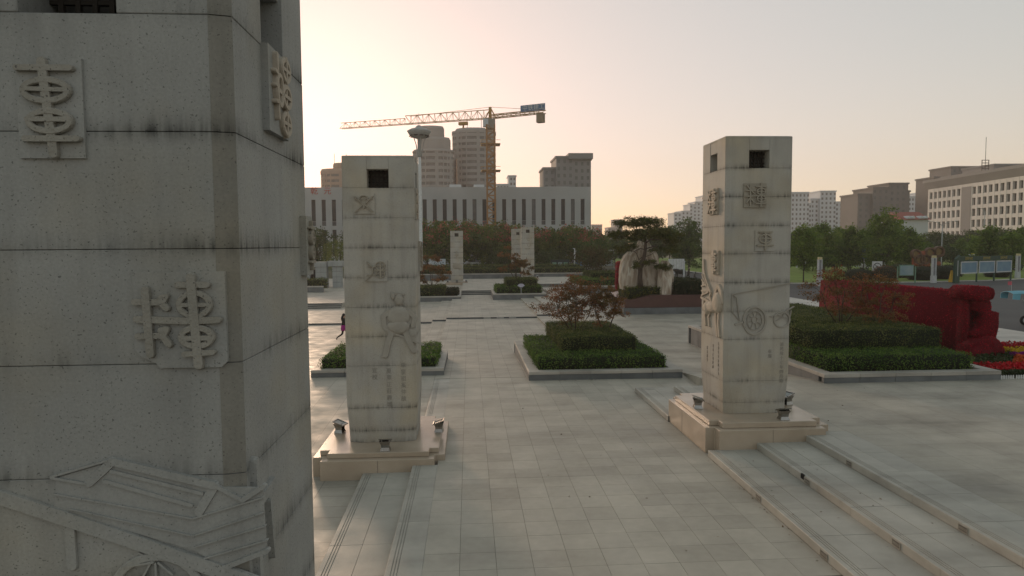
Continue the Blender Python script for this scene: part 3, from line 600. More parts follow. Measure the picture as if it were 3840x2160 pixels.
hs_ = [('L',[HF(1395,330),HF(1430,400),HF(1438,540)],0.16),('L',[HF(1380,320),HF(1340,440),HF(1310,580)],0.10),('B',HF(1385,560),(0.30,0.30),3.0),('B',HF(1300,640),(0.46,0.16),3.0),('B',HF(1225,670),(0.24,0.20),3.0),('L',[HF(1118,535),HF(1200,555),HF(1292,592)],0.07),
       ('L',[HF(1215,690),HF(1180,790),HF(1196,930)],0.085),('L',[HF(1268,710),HF(1240,800),HF(1252,930)],0.075),('L',[HF(1352,680),HF(1358,850),HF(1385,1035)],0.10),('L',[HF(1402,680),HF(1394,860),HF(1412,1035)],0.095),
       ('L',[HF(1150,-40),HF(1160,120),HF(1190,240),HF(1270,415)],0.06),('L',[HF(1120,360),HF(1195,325),HF(1272,430)],0.04),('L',[HF(1122,430),HF(1240,410)],0.05),('L',[HF(1124,500),HF(1235,430)],0.05),('L',[HF(1130,180),HF(1215,350)],0.035),('L',[HF(1125,260),HF(1200,345)],0.035),
       ('L',[HF(1272,430),HF(1258,500),HF(1290,590)],0.08),('L',[HF(1160,580),HF(1145,720)],0.05)]
relief(p3,'left',HW,HD,hs_,0.045,M_carve2,'carved_horse')
for tx,body,zc in ((8.18,'清乾隆十七年四月造',2.18),(7.86,'車服',2.42)):
    text_mesh(body, 0.11, 0.003, M_ink, 'inscription', p3, (ux(tx),-HD-0.002,zc-0.05), (R(90),0,0), 1.10, True)
for ty,body in ((17.70,'奚仲作車以利天下'),(18.10,'夏車正封於薛'),(18.55,'駕馬服牛')):
    text_mesh(body, 0.10, 0.003, M_ink, 'inscription', p3, (-HW-0.002,yl(ty),2.2), (R(90),0,R(-90)), 1.15, True)
# ---- far pillars: small signs
relief(p4,'front',0.85,HD,[('E',(0,4.0),(0.16,0.16),0.09),('L',[(0,4.5),(0,3.5)],0.09),('L',[(-0.32,3.9),(0.32,3.9)],0.08),('L',[(-0.25,4.15),(0.25,4.15)],0.07),('B',(-0.1,2.5),(0.5,0.45),3),('B',(0.4,2.4),(0.3,0.4),3)],0.03,M_carve)
relief(p6,'front',0.9,HD,[('E',(0.1,6.1),(0.2,0.2),0.07),('E',(0.15,5.3),(0.25,0.2),0.07),('B',(0.0,3.0),(0.5,0.4),3)],0.03,M_carve)
relief(p5,'front',1.0,HD,[('E',(-0.3,5.6),(0.2,0.2),0.07)],0.03,M_carve)

# ---- floodlights on the plinths
M_steel = mat('brushed_steel', (0.34,0.32,0.30), 0.22, (0.26,0.25,0.23), 5, metal=0.95)
M_black = mat('black_metal', (0.015,0.014,0.013), 0.6)
M_glass = mat('lamp_glass', (0.20,0.24,0.24), 0.15, spec=0.6)
def floodlight(label, x, y, z, rz, s=1.0, grp=None):
    t = thing('floodlight', label, 'floodlight', (x,y,z), rz, grp); t.scale = (s*0.85,s*0.85,s*0.85)
    prof = [(0.15,0.0),(0.115,0.10),(0.12,0.18),(0.17,0.30)]
    for sx in (-1,1):
        MB().loft([[(sx*a,-0.14*a/0.15,h),(sx*(a-0.012),-0.14*a/0.15,h),(sx*(a-0.012),0.14*a/0.15,h),(sx*a,0.14*a/0.15,h)] for a,h in prof]).build('side_plate', M_steel, t)
    MB().loft([[(-a+0.013,0.125*a/0.15,h),(a-0.013,0.125*a/0.15,h),(a-0.013,0.14*a/0.15,h),(-a+0.013,0.14*a/0.15,h)] for a,h in prof]).build('back_plate', M_steel, t)
    f = MB(); T = lambda a,b,h: (a, b, 0.30+h+(b)*0.35)
    for (a0,a1,b0,b1) in ((-0.185,0.185,-0.19,-0.16),(-0.185,0.185,0.13,0.16),(-0.185,-0.155,-0.16,0.13),(0.155,0.185,-0.16,0.13)):
        f.prism([(a0,b0),(a1,b0),(a1,b1),(a0,b1)],0.0,0.035,T)
    f.build('frame', M_steel, t)
    MB().prism([(-0.155,-0.16),(0.155,-0.16),(0.155,0.13),(-0.155,0.13)],0.008,0.014,T).build('glass', M_glass, t)
    b = MB().tube([(0,0,0.06),(0,0,0.22)],0.03,8); b.box(-0.09,0.09,-0.08,0.08,0.20,0.29); b.box(-0.11,0.11,-0.1,0.1,0.0,0.05); b.build('lamp_body', M_black, t)
    return t
g2 = 'floodlights round the pillar with the striding man'
floodlight('steel box floodlight on the left wing of the plinth under the striding man pillar', -3.52, 18.35, 0.285, R(75), 1.0, g2)
floodlight('steel box floodlight on the right wing of the plinth under the striding man pillar', -0.86, 18.2, 0.285, R(-95), 1.0, g2)
floodlight('steel floodlight centred in front of the pillar with the striding man', -2.1, 16.62, 0.285, R(180), 0.95, g2)
g3 = 'floodlights round the pillar with the horse relief'
floodlight('steel floodlight below the horse relief, catching the sunset light', 6.2, 18.1, 0.795, R(80), 1.0, g3)
floodlight('steel floodlight on the plinth below the inscription, right of the cart wheel relief', 8.8, 18.3, 0.795, R(-70), 1.0, g3)
floodlight('steel floodlight centred in front of the cart wheel relief pillar', 7.95, 16.70, 0.795, R(180), 0.95, g3)
for x,y,z,l in ((-2.95,93.3,0.30,'tiny floodlight at the left foot of the cross-sign pillar'),(-0.45,93.3,0.30,'tiny floodlight at the right foot of the cross-sign pillar'),(-1.68,92.3,0.30,'tiny floodlight in front of the cross-sign pillar'),(9.6,96.0,0.70,'tiny floodlight beside the far pillar behind the fan sign')):
    floodlight(l, x, y, z, 0, 1.0)
# ------------------------------------------------------------------ foliage helpers
import numpy as np
RG = np.random.default_rng(11)
def leaf_mesh(name, P, size, m, N=None, base=None, aspect=0.62, flat=0.0):
    """one quad leaf per point; N = preferred normals, base = MB of solid parts (2nd material slot) joined in"""
    P = np.asarray(P, float); n = len(P)
    d = RG.normal(size=(n,3))
    if N is not None: d = d*0.75 + np.asarray(N)*1.0
    if flat: d[:,2] += flat*np.sign(RG.normal(size=n)+1.0)
    d /= np.linalg.norm(d,axis=1,keepdims=True)+1e-9
    a = np.cross(d, RG.normal(size=(n,3))); a /= np.linalg.norm(a,axis=1,keepdims=True)+1e-9
    b = np.cross(d, a); s = (size*RG.uniform(0.6,1.25,size=(n,1)))
    V = np.empty((n,4,3)); V[:,0] = P-a*s*0.5; V[:,1] = P+b*s*0.5*aspect+d*s*0.06; V[:,2] = P+a*s*0.5; V[:,3] = P-b*s*0.5*aspect+d*s*0.06
    bv = list(base[0].v) if base else []; bf = list(base[0].f) if base else []
    allv = np.concatenate([V.reshape(-1,3), np.array(bv).reshape(-1,3)]) if bv else V.reshape(-1,3)
    lv = [4]*n + [len(f) for f in bf]
    idx = list(range(4*n)) + [i+4*n for f in bf for i in f]
    me = bpy.data.meshes.new(name); me.vertices.add(len(allv)); me.vertices.foreach_set('co', allv.astype(np.float32).ravel())
    me.loops.add(len(idx)); me.loops.foreach_set('vertex_index', np.array(idx, dtype=np.int32))
    me.polygons.add(len(lv)); st = np.concatenate([[0], np.cumsum(lv)[:-1]]).astype(np.int32); me.polygons.foreach_set('loop_start', st)
    me.materials.append(m)
    if bv:
        me.materials.append(base[1]); me.polygons.foreach_set('material_index', np.array([0]*n+[1]*len(bf), dtype=np.int32))
    me.update(calc_edges=True); me.validate()
    return me
def box_shell(x0,x1,y0,y1,z0,z1,n,jit=0.03,faces='xyXYZ'):
    ar = {'x':(y1-y0)*(z1-z0),'X':(y1-y0)*(z1-z0),'y':(x1-x0)*(z1-z0),'Y':(x1-x0)*(z1-z0),'Z':(x1-x0)*(y1-y0)}
    tot = sum(ar[f] for f in faces); P = []; N = []
    for f in faces:
        k = max(1,int(n*ar[f]/tot)); u = RG.uniform(size=(k,3)); q = np.stack([x0+u[:,0]*(x1-x0), y0+u[:,1]*(y1-y0), z0+u[:,2]*(z1-z0)],1); nn = np.zeros((k,3))
        ax = 'xyz'.index(f.lower()); sg = -1 if f in 'xy' else 1; q[:,ax] = (x0,y0,z0)[ax] if sg < 0 else (x1,y1,z1)[ax]; nn[:,ax] = sg
        P.append(q); N.append(nn)
    P = np.concatenate(P); N = np.concatenate(N)
    w = 0.5*np.sin(P[:,0]*2.1+P[:,2]*3)+0.5*np.sin(P[:,1]*2.7+1.3)+0.5*np.sin((P[:,0]+P[:,1])*5.3)
    return P + N*(RG.normal(size=(len(P),1))*jit + w[:,None]*jit*0.8) + RG.normal(size=P.shape)*jit*0.4, N
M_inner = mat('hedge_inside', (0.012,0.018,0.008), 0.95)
M_hedge = leaf_mat('hedge_leaves', (0.030,0.048,0.014), (0.095,0.125,0.032), (0.19,0.19,0.065), 1.6)
M_hedge_b = leaf_mat('boxwood_leaves', (0.030,0.070,0.013), (0.095,0.175,0.028), (0.15,0.22,0.045), 1.6)
M_hedge_d = leaf_mat('dark_hedge_leaves', (0.010,0.016,0.007), (0.028,0.040,0.014), None, 1.6)
M_hedge_y = leaf_mat('golden_hedge_leaves', (0.035,0.055,0.010), (0.10,0.125,0.02), (0.17,0.13,0.02), 1.6)
def hedge(label, x0,x1,y0,y1,z0,z1, leaf=0.06, dens=420, m=None, faces='xyXYZ', taper=0.0, name='hedge', group=None, cat='hedge'):
    n = int(dens*((x1-x0)*(y1-y0)+2*(x1-x0+y1-y0)*(z1-z0))); cx, cy = (x0+x1)/2, (y0+y1)/2
    P, N = box_shell(x0-cx,x1-cx,y0-cy,y1-cy,0.0,z1-z0,n,leaf*0.55,faces)
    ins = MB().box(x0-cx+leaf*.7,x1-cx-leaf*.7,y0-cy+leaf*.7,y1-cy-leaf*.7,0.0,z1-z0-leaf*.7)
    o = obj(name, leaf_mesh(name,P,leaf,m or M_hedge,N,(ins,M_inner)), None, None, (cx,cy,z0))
    return tag(o, label, cat, group)
def blob_points(blobs, n, clump=0.35, shell=0.55):
    """leaf points in clumps inside ellipsoids: blobs = [((x,y,z),(rx,ry,rz))...]"""
    vol = np.array([b[1][0]*b[1][1]*b[1][2] for b in blobs])**0.75; vol /= vol.sum(); P = []
    for (c,r),f in zip(blobs, vol):
        k = max(4,int(n*f)); nc = max(3,k//26)
        d = RG.normal(size=(nc,3)); d /= np.linalg.norm(d,axis=1,keepdims=True); rad = RG.uniform(shell**3,1.0,size=(nc,1))**(1/3)
        cc = d*rad*np.array(r)+np.array(c); i = RG.integers(0,nc,size=k)
        P.append(cc[i] + RG.normal(size=(k,3))*clump*np.array([1,1,0.7]))
    return np.concatenate(P)
M_bark = mat('bark', (0.075,0.058,0.043), 0.95, (0.045,0.035,0.027), 6, 0.8, 25, stretch=(1,1,0.25))
M_bark_p = mat('pine_bark', (0.10,0.075,0.058), 0.95, (0.05,0.036,0.028), 7, 1.0, 20, stretch=(1,1,0.5))
def tree_proto(name, label, cat, group, trunk, r0, blobs, n, leaf, m, bark=None, clump=0.35, limbs=True, shell=0.5, flat=0.0, aspect=0.62, stems=None):
    """thing > trunk (with limbs), crown"""
    root = thing(name, label, cat, (0,0,0), 0, group); mb = MB(); rg = random.Random(len(name)+n)
    k = len(trunk); mb.tube(trunk, [r0*(1-0.65*i/(k-1)) for i in range(k)], 7)
    if limbs:
        for c,r in blobs:
            j = min(range(k), key=lambda i: abs(trunk[i][2]-(c[2]-r[2]*0.9)) + (0 if trunk[i][2] < c[2] else 5)); p = Vector(trunk[max(1,j)]) if k > 1 else Vector(trunk[0]); c = Vector(c)
            mid = p.lerp(c,0.5)+Vector((rg.uniform(-.1,.1),rg.uniform(-.1,.1),-0.08))*r[0]
            mb.tube([p,mid,c], [r0*0.42,r0*0.28,r0*0.1], 5)
            for q in range(2):
                e = c+Vector((rg.uniform(-.8,.8)*r[0],rg.uniform(-.8,.8)*r[1],rg.uniform(0,.7)*r[2])); mb.tube([mid,mid.lerp(e,0.5)+Vector((0,0,0.05*r[2])),e],[r0*0.2,r0*0.13,r0*0.05],4)
    for st in (stems or []): mb.tube(st,[r0*(0.9-0.6*i/(len(st)-1)) for i in range(len(st))],6)
    tr = mb.build('trunk', bark or M_bark, root, smooth=True)
    obj('crown', leaf_mesh('crown', blob_points(blobs,n,clump,shell), leaf, m, None, None, aspect, flat), None, root)
    return root

# ------------------------------------------------------------------ planters
M_cop = paving('coping_stone', (0.43,0.40,0.36), tiles=False, var=0.07, stain=0.3, rough=0.6)
M_pwall = mat('planter_wall_stone', (0.17,0.18,0.185), 0.6, (0.10,0.108,0.112), 1.2, 0.2, 50, coord='World')
M_soil = mat('soil', (0.035,0.028,0.02), 0.95, (0.05,0.05,0.02), 8, 0.8, 20, coord='World')
def planter(label, x0,x1,y0,y1, zb, zt, cw=0.42, ch=0.12, ln=1.25, panels=True):
    root = thing('planter', label, 'planter', ((x0+x1)/2,(y0+y1)/2,0)); cx, cy = (x0+x1)/2, (y0+y1)/2
    hx, hy = (x1-x0)/2, (y1-y0)/2
    def run(a0, a1, fix0, fix1, along_x):
        n = max(1,round((a1-a0)/ln)); st = (a1-a0)/n
        for i in range(n):
            p, q = a0+i*st+0.004, a0+(i+1)*st-0.004
            b = (p,q,fix0,fix1) if along_x else (fix0,fix1,p,q)
            dz = rnd.uniform(-.003,.003)
            MB().box(*b, zt-ch+dz, zt+dz).build('coping_stone', M_cop, root, bevel=0.010)
            if panels:
                s = 0.02; w = 0.16
                bb = ((p,q,fix0+s,fix0+s+w) if fix0 < 0 else (p,q,fix1-s-w,fix1-s)) if along_x else ((fix0+s,fix0+s+w,p,q) if fix0 < 0 else (fix1-s-w,fix1-s,p,q))
                MB().box(*bb, zb, zt-ch-0.004).build('wall_panel', M_pwall, root, bevel=0.004)
    run(-hx,hx,-hy,-hy+cw,True); run(-hx,hx,hy-cw,hy,True); run(-hy+cw,hy-cw,-hx,-hx+cw,False); run(-hy+cw,hy-cw,hx-cw,hx,False)
    MB().box(-hx+0.2,hx-0.2,-hy+0.2,hy-0.2,zb+0.02,zt-0.05).build('soil', M_soil, root)
    return root
planter('long low granite planter behind the striding man pillar, filled with one low hedge', -6.45,-1.08,27.8,33.0,-0.25,0.28)
planter('granite planter with a two-tier clipped hedge and maple between the two big pillars', 2.27,8.36,26.2,35.0,-0.45,0.345)
planter('granite planter with a two-tier hedge beside the red flower sculpture', 12.05,18.4,22.35,36.9,-0.35,0.80,ch=0.13)
planter('raised far planter with the small fan-shaped sign in its hedge', 2.36,7.75,68.3,75.7,-0.6,0.42,cw=0.35,ln=1.6)
planter('raised far planter below the cross-sign pillar with a small maple', -8.5,-0.9,70.2,76.5,-0.8,0.10,cw=0.35,ln=1.6)
planter('raised far planter with hedge and bushy tree, near the boulder', 11.6,17.5,72.0,82.0,-0.3,0.90,cw=0.35,ln=1.6)
def lowwall(label, x0,x1,y0,y1,zb,zt):
    root = thing('retaining_wall', label, 'wall', ((x0+x1)/2,(y0+y1)/2,0)); hx, hy = (x1-x0)/2,(y1-y0)/2; n = max(1,round(2*hx/1.5)); st = 2*hx/n
    for i in range(n):
        p, q = -hx+i*st+.004, -hx+(i+1)*st-.004
        MB().box(p,q,-hy,hy,zt-0.12,zt).build('coping_stone', M_cop, root); MB().box(p,q,-hy+.03,hy-.03,zb,zt-0.124).build('wall_panel', M_pwall, root)
    return root
lowwall('long grey retaining wall closing the terrace behind the far pillars', -11.5,17.8,103.5,104.1,-0.2,1.02)
lowwall('low grey retaining wall below the tiled stone gateway', -34.0,-16.9,80.0,80.5,-0.3,0.72)

# hedges: big ones near
hedge('low boxwood hedge filling the planter behind the striding man pillar', -6.12,-1.40,28.15,32.7,0.24,0.66,0.07,420,M_hedge_b)
hedge('low outer hedge step around the maple planter between the big pillars', 2.68,7.80,26.62,33.6,0.30,0.82,0.065,430,M_hedge_b)
hedge('tall clipped hedge block under the maple between the big pillars', 3.85,7.02,28.25,34.3,0.50,1.38,0.06,620,M_hedge)
hedge('low front hedge step in the planter beside the red flower sculpture', 12.45,17.75,22.9,27.5,0.74,1.30,0.06,520,M_hedge_b)
hedge('tall dark clipped hedge block beside the red flower sculpture', 12.75,17.9,24.75,36.2,0.80,1.98,0.055,620,M_hedge)
hedge('lower hedge tier behind the fan-shaped sign', 2.75,7.4,69.4,75.0,0.35,1.05,0.11,150,M_hedge_b)
hedge('upper dark hedge tier behind the fan-shaped sign', 3.8,7.0,70.2,74.8,0.5,1.75,0.11,170,M_hedge)
hedge('hedge block around the small maple below the cross-sign pillar', -7.8,-2.6,70.9,75.5,0.05,1.0,0.11,150,M_hedge)
hedge('small side hedge block next to the small maple below the cross-sign pillar', -2.4,-1.2,71.6,75.0,0.05,0.7,0.11,170,M_hedge_d)
hedge('clipped hedge in the raised planter near the boulder', 12.0,17.0,72.6,81.4,0.85,1.55,0.12,130,M_hedge_b)
hedge('dark taller hedge in the raised planter near the boulder', 13.6,17.2,75.0,81.4,0.9,2.15,0.12,150,M_hedge)
hedge('long thin hedge above the far retaining wall', -11.5,17.8,104.4,106.2,0.8,1.75,0.16,90,M_hedge)
hedge('second long hedge row behind the far retaining wall', -14,17.8,109.0,110.5,0.9,2.1,0.18,70,M_hedge)
hedge('low hedge in front of the tiled stone gateway', -34,-16.9,80.8,82.6,0.4,1.45,0.14,100,M_hedge)

# ------------------------------------------------------------------ small maples
M_maple = leaf_mat('maple_leaves', (0.070,0.060,0.024), (0.165,0.085,0.036), (0.26,0.095,0.05), 0.9, 0.4)
M_maple_r = leaf_mat('rusty_maple_leaves', (0.095,0.080,0.028), (0.19,0.105,0.040), (0.29,0.12,0.05), 0.9, 0.4)
M_mbark = mat('maple_bark', (0.085,0.066,0.05), 0.9, (0.05,0.04,0.03), 8, 0.5, 30)
def maple(label, loc, H, W, n, leaf, m, seed, pads=16, rz=0.0, stemn=4, z0=0.18):
    rg = random.Random(seed); blobs = []; stems = []
    for i in range(pads):
        a = 2*math.pi*(i*0.381966+rg.uniform(-.05,.05)); t = (i+0.7)/pads; rr = W*0.5*math.sqrt(t)*rg.uniform(0.75,1.0)*(0.8 if i%5 else 1.05)
        zz = H*(0.04+0.94*(1-0.55*(rr/(W*0.5))**2)*rg.uniform(0.18,1.0)); s = W*rg.uniform(0.10,0.19)
        blobs.append(((rr*math.cos(a),rr*math.sin(a)*0.8,zz),(s,s*0.8,s*0.34)))
    root = thing('maple_tree', label, 'tree', loc, rz); mb = MB()
    sb = []
    for s in range(stemn):
        a = 2*math.pi*s/stemn+rg.uniform(-.4,.4); top = Vector((W*0.26*math.cos(a),W*0.2*math.sin(a),H*0.62)); b = Vector((0.12*math.cos(a),0.12*math.sin(a),-0.1)); mid = b.lerp(top,0.45)+Vector((0.05*W*math.cos(a),0,0.05))
        mb.tube([b,mid,top],[0.035*H/2.6,0.026*H/2.6,0.014*H/2.6],6); sb.append((b,mid,top))
    for c,r in blobs:
        c = Vector(c); s = min(sb, key=lambda q: (q[1].lerp(q[2],0.5)-c).length); p = s[1].lerp(s[2], rg.uniform(0.1,0.8)); m2 = p.lerp(c,0.55)+Vector((rg.uniform(-.06,.06),rg.uniform(-.06,.06),0.03))
        mb.tube([p,m2,c],[0.014*H/2.6,0.010*H/2.6,0.004],4)
        for q in range(3):
            e = c+Vector((rg.uniform(-1,1)*r[0],rg.uniform(-1,1)*r[1],rg.uniform(-.3,1)*r[2])); mb.tube([m2,e],[0.006,0.002],3)
    mb.build('trunk', M_mbark, root, smooth=True)
    obj('crown', leaf_mesh('crown', blob_points(blobs,n,0.085*W/3.2,0.0), leaf, m, None, None, 0.7, 0.9), None, root)
    return root
maple('small multi-stemmed rusty maple growing out of the hedge between the big pillars', (4.85,31.2,1.3), 2.55, 3.6, 8500, 0.075, M_maple, 3, 32)
maple('second rusty maple stem rising from the hedge between the big pillars', (6.35,31.5,1.3), 2.7, 2.3, 4600, 0.075, M_maple_r, 9, 20, stemn=2)
maple('brown-red maple in front of the red flower sculpture', (15.55,27.6,1.9), 2.3, 3.4, 4300, 0.075, M_maple, 21, 26)
maple('greenish maple with rusty tips at the near end of the red flower sculpture hedge', (17.1,27.4,1.9), 2.1, 2.9, 3900, 0.075, M_maple_r, 5, 24)
maple('rusty maple bush at the far corner behind the horse relief pillar', (12.6,33.6,1.5), 1.3, 1.9, 1800, 0.08, M_maple, 17, 9, stemn=2)
maple('small rust-coloured maple in the far planter by the fan-shaped sign', (5.0,72.0,1.6), 3.9, 4.2, 2600, 0.17, M_maple_r, 31, 14)
maple('small orange-brown maple in the far planter below the cross-sign pillar', (-4.0,73.0,0.85), 3.6, 4.6, 2600, 0.17, M_maple_r, 33, 14)
# ------------------------------------------------------------------ background trees
def across(px, Y):
    """x of a bearing (measured on a 2576-wide print, focal length 1717) at distance Y"""
    return Y*math.tan(math.atan((px-1288)/1717.0)+R(3.57))
def height(px, py, Y):
    """z of a sighted point at distance Y along the axis"""
    d = (Y/math.cos(math.atan((px-1288)/1717.0)+R(3.57)))*math.cos(math.atan((px-1288)/1717.0))
    return 5.27 + (617.2-(px-1288)*0.0074-py)/1717.0*d
M_koel = leaf_mat('rain_tree_leaves', (0.035,0.065,0.014), (0.095,0.14,0.026), (0.17,0.18,0.035), 0.35, 0.35)
M_fruit = leaf_mat('rain_tree_pods', (0.22,0.075,0.04), (0.38,0.12,0.085), (0.48,0.17,0.12), 0.5, 0.4)
M_green = leaf_mat('street_tree_leaves', (0.026,0.052,0.012), (0.072,0.12,0.024), (0.11,0.16,0.035), 0.35, 0.35)
M_upright = leaf_mat('upright_tree_leaves', (0.055,0.105,0.018), (0.135,0.21,0.034), (0.21,0.27,0.05), 0.35, 0.4)
M_darkt = leaf_mat('dark_tree_leaves', (0.024,0.044,0.014), (0.062,0.095,0.026), None, 0.35, 0.35)
M_willow = leaf_mat('willow_leaves', (0.060,0.090,0.018), (0.14,0.17,0.035), (0.20,0.21,0.05), 0.5)
def crown_blobs(seed, H, W, base, k=9, col=False):
    rg = random.Random(seed); out = []
    for i in range(k):
        t = (i+0.5)/k; z = base+(H-base)*(0.12+0.80*t)
        if col: r = W*0.5*(0.42+0.9*math.sin(math.pi*min(1,(0.20+0.80*t)))**0.9*0.7)*(1.0 if t < 0.5 else 1.5-1.0*t)
        else: r = W*0.5*math.sin(math.pi*(0.18+0.66*t))
        a = i*2.4+rg.uniform(-.4,.4); off = r*rg.uniform(0.35,0.65)*(0.6 if col else 1.0); s = max(0.5, r*rg.uniform(0.52,0.72))
        out.append(((off*math.cos(a),off*math.sin(a),min(z,H-s*0.7)),(s,s,s*(0.95 if col else 0.72))))
    return out
def add_fruit(root, blobs, n, leaf, m, top=0.25):
    P = blob_points(blobs, n, 0.42, 0.85); zc = np.median(P[:,2]); P = P[P[:,2] > zc+top]
    struct(obj('seed_pods', leaf_mesh('seed_pods', P, leaf, m, None, None, 0.7), None, root), 'stuff')
protos = {}
for kind,(H,W,base,n,leaf,m) in dict(koel_a=(9.6,9.6,1.6,6200,0.46,M_koel), koel_b=(8.6,8.8,1.5,5600,0.46,M_koel)).items():
    bl = crown_blobs(len(kind)+int(H*10),H,W,base,10)
    protos[kind] = tree_proto('rain_tree','round tree with rust-red seed pods over green leaves beyond the far retaining wall','tree','trees behind the far terrace',[(0,0,-0.3),(0.1,0,1.4),(0.0,0.1,2.8),(0.1,0,4.5)],0.17,bl,n,leaf,m,None,0.45)
    add_fruit(protos[kind], bl, 1900 if kind == 'koel_a' else 2600, 0.34, M_fruit, 1.2 if kind == 'koel_a' else 0.2)
first = {}
def put(kind, x, y, z, rz, s, label=None, group=None):
    """the first call moves the prototype, later ones copy it"""
    if kind not in first:
        first[kind] = 1; r = protos[kind]; r.location = (x,y,z); r.rotation_euler = (0,0,rz); r.scale = (s,s,s) if not isinstance(s,tuple) else s
        if label: r['label'] = label
        if group: r['group'] = group
        return r
    r = dup(protos[kind], (x,y,z), rz, label, group, s if isinstance(s,tuple) else (s,s,s)); return r
KOEL = ('behind the flying-saucer lamp','behind the striped hoarding','behind the cross-sign pillar','behind the white van','left of the paired far pillars','directly behind the paired far pillars','just right of the paired far pillars','behind the information board','behind the camera pole','at the right corner of the office block','mostly hidden by the striding man pillar')
for i,(px,Y,top,kind) in enumerate(((1075,134,553,'koel_a'),(1120,126,562,'koel_b'),(1165,138,553,'koel_a'),(1210,128,566,'koel_a'),(1255,133,558,'koel_b'),(1298,142,566,'koel_a'),(1352,136,572,'koel_b'),(1395,130,574,'koel_a'),(1440,134,566,'koel_b'),(1476,140,572,'koel_b'),(1040,140,560,'koel_a'))):
    x = across(px,Y); H = height(px,top,Y); put(kind, x, Y, 0.05, i*1.7, H/(9.9 if kind == 'koel_a' else 8.9), 'round tree with rust-red seed pods ' + KOEL[i])
# plain green street trees
bl = crown_blobs(5,8.0,7.0,2.2,9)
protos['green'] = tree_proto('street_tree','plain dark green street tree standing beyond the boulder','tree','street trees beyond the boulder',[(0,0,-0.3),(0,0.1,1.5),(0.05,0,3),(0,0,5)],0.15,bl,5200,0.46,M_green,None,0.45)
for i,(px,Y,top) in enumerate(((1512,150,592),(1548,165,588),(1585,150,596),(1625,170,577),(1655,160,572),(1685,175,568),(1500,120,602),(1715,150,590))):
    put('green', across(px,Y), Y, 0.0, i*1.3, height(px,top,Y)/8.2)
# clipped small round trees by the far wall
bl = crown_blobs(8,4.2,4.4,1.0,7)
protos['round'] = tree_proto('small_round_tree','small round dark green tree just behind the far hedge','tree','small round trees behind the far hedge',[(0,0,-0.2),(0,0,0.8),(0.05,0,1.8)],0.09,bl,2200,0.26,M_darkt,None,0.28)
for i,(px,Y,top) in enumerate(((1268,116,626),(1370,118,630),(1400,124,628),(1240,126,632))): put('round', across(px,Y), Y, 0.1, i*2.0, height(px,top,Y)/4.3)
bl = crown_blobs(18,3.6,4.4,0.5,8)
t = tree_proto('bushy_tree','spreading olive bushy tree in the raised planter near the boulder','tree',None,[(0,0,-0.3),(0.1,0,0.5),(0.2,0,1.2)],0.09,bl,2600,0.2,leaf_mat('olive_leaves',(0.03,0.042,0.014),(0.075,0.07,0.025),(0.11,0.07,0.035),0.7),None,0.24); t.location = (14.6,78.0,1.6)
# large tree right of the pine, the dark tree and willow at the left
bl = crown_blobs(12,11.5,8.2,1.9,13,True)
t = tree_proto('large_tree','tall full dark green tree behind the bronze cart group','tree',None,[(0,0,-0.3),(0,0,1.6),(0.1,0,3.5),(0,0,7)],0.2,bl,5200,0.42,M_green,None,0.42); t.location = (across(1733,118),118,0.0); s = height(1733,536,118)/11.6; t.scale = (s,s,s)
bl = crown_blobs(22,10.5,9.0,1.5,11)
protos['left'] = tree_proto('broad_tree','broad dark tree behind the tiled stone gateway','tree','dark trees behind the tiled stone gateway',[(0,0,-0.3),(0,0,1.5),(0.1,0,3),(0,0,6)],0.2,bl,4600,0.42,M_darkt,None,0.45)
for px,Y,top in ((800,125,565),(760,140,560),(905,150,565),(980,150,560)): put('left', across(px,Y), Y, 0.0, px*0.01, height(px,top,Y)/10.8)
P = []
rg = random.Random(2)
for i in range(170):
    a = rg.uniform(0,6.283); r = 2.4*math.sqrt(rg.random()); zt = 6.3-0.16*r*r+rg.uniform(-.4,.2); ln = rg.uniform(1.8,4.2)
    for k in range(26): f = k/25; P.append((r*math.cos(a)*(1+0.10*f)+rg.gauss(0,.07), r*math.sin(a)*(1+0.10*f)+rg.gauss(0,.07), zt-ln*f))
t = thing('willow_tree','pale green weeping willow beside the tiled stone gateway','tree',(across(856,98),98,0.0)); MB().tube([(0,0,-0.3),(0.15,0,2),(0,0.1,4.6)],[0.2,0.15,0.07],7).tube([(0.1,0,2.6),(1.2,0.3,4.8)],[0.09,0.03],5).tube([(0.1,0,2.6),(-1.2,-0.3,4.9)],[0.09,0.03],5).build('trunk', M_bark, t, smooth=True)
obj('crown', leaf_mesh('crown', np.array(P), 0.20, M_willow, None, None, 0.4), None, t)
# upright trees on and behind the lawn at the right
bl = crown_blobs(31,10.0,6.2,1.3,14,True)
protos['up_a'] = tree_proto('upright_tree','tall narrow upright green tree on the lawn behind the white posts','tree','upright trees along the lawn',[(0,0,-0.3),(0,0,1.8),(0.05,0,4),(0,0,7.5)],0.11,bl,5600,0.42,M_upright,None,0.36)
bl = crown_blobs(47,10.0,7.0,1.2,14,True)
protos['up_b'] = tree_proto('upright_tree','tall narrow upright green tree on the lawn behind the white posts','tree','upright trees along the lawn',[(0,0,-0.3),(0,0.05,1.8),(0,0,4),(0,0,7.5)],0.12,bl,6000,0.42,M_upright,None,0.36)
for i,(px,Y,top) in enumerate(((2072,116,545),(2108,124,560),(2140,118,553),(2172,128,566),(2195,122,556),(2252,132,545),(2288,112,558),(2330,130,600),(2486,100,552),(2545,96,572),(2570,118,556),(2045,125,558),(2420,138,590),(2455,128,584))):
    put('up_a' if i%2 else 'up_b', across(px,Y), Y, 0.0, i*1.1, height(px,top,Y)/10.2)
bl = crown_blobs(33,10.6,7.2,2.4,14,True)
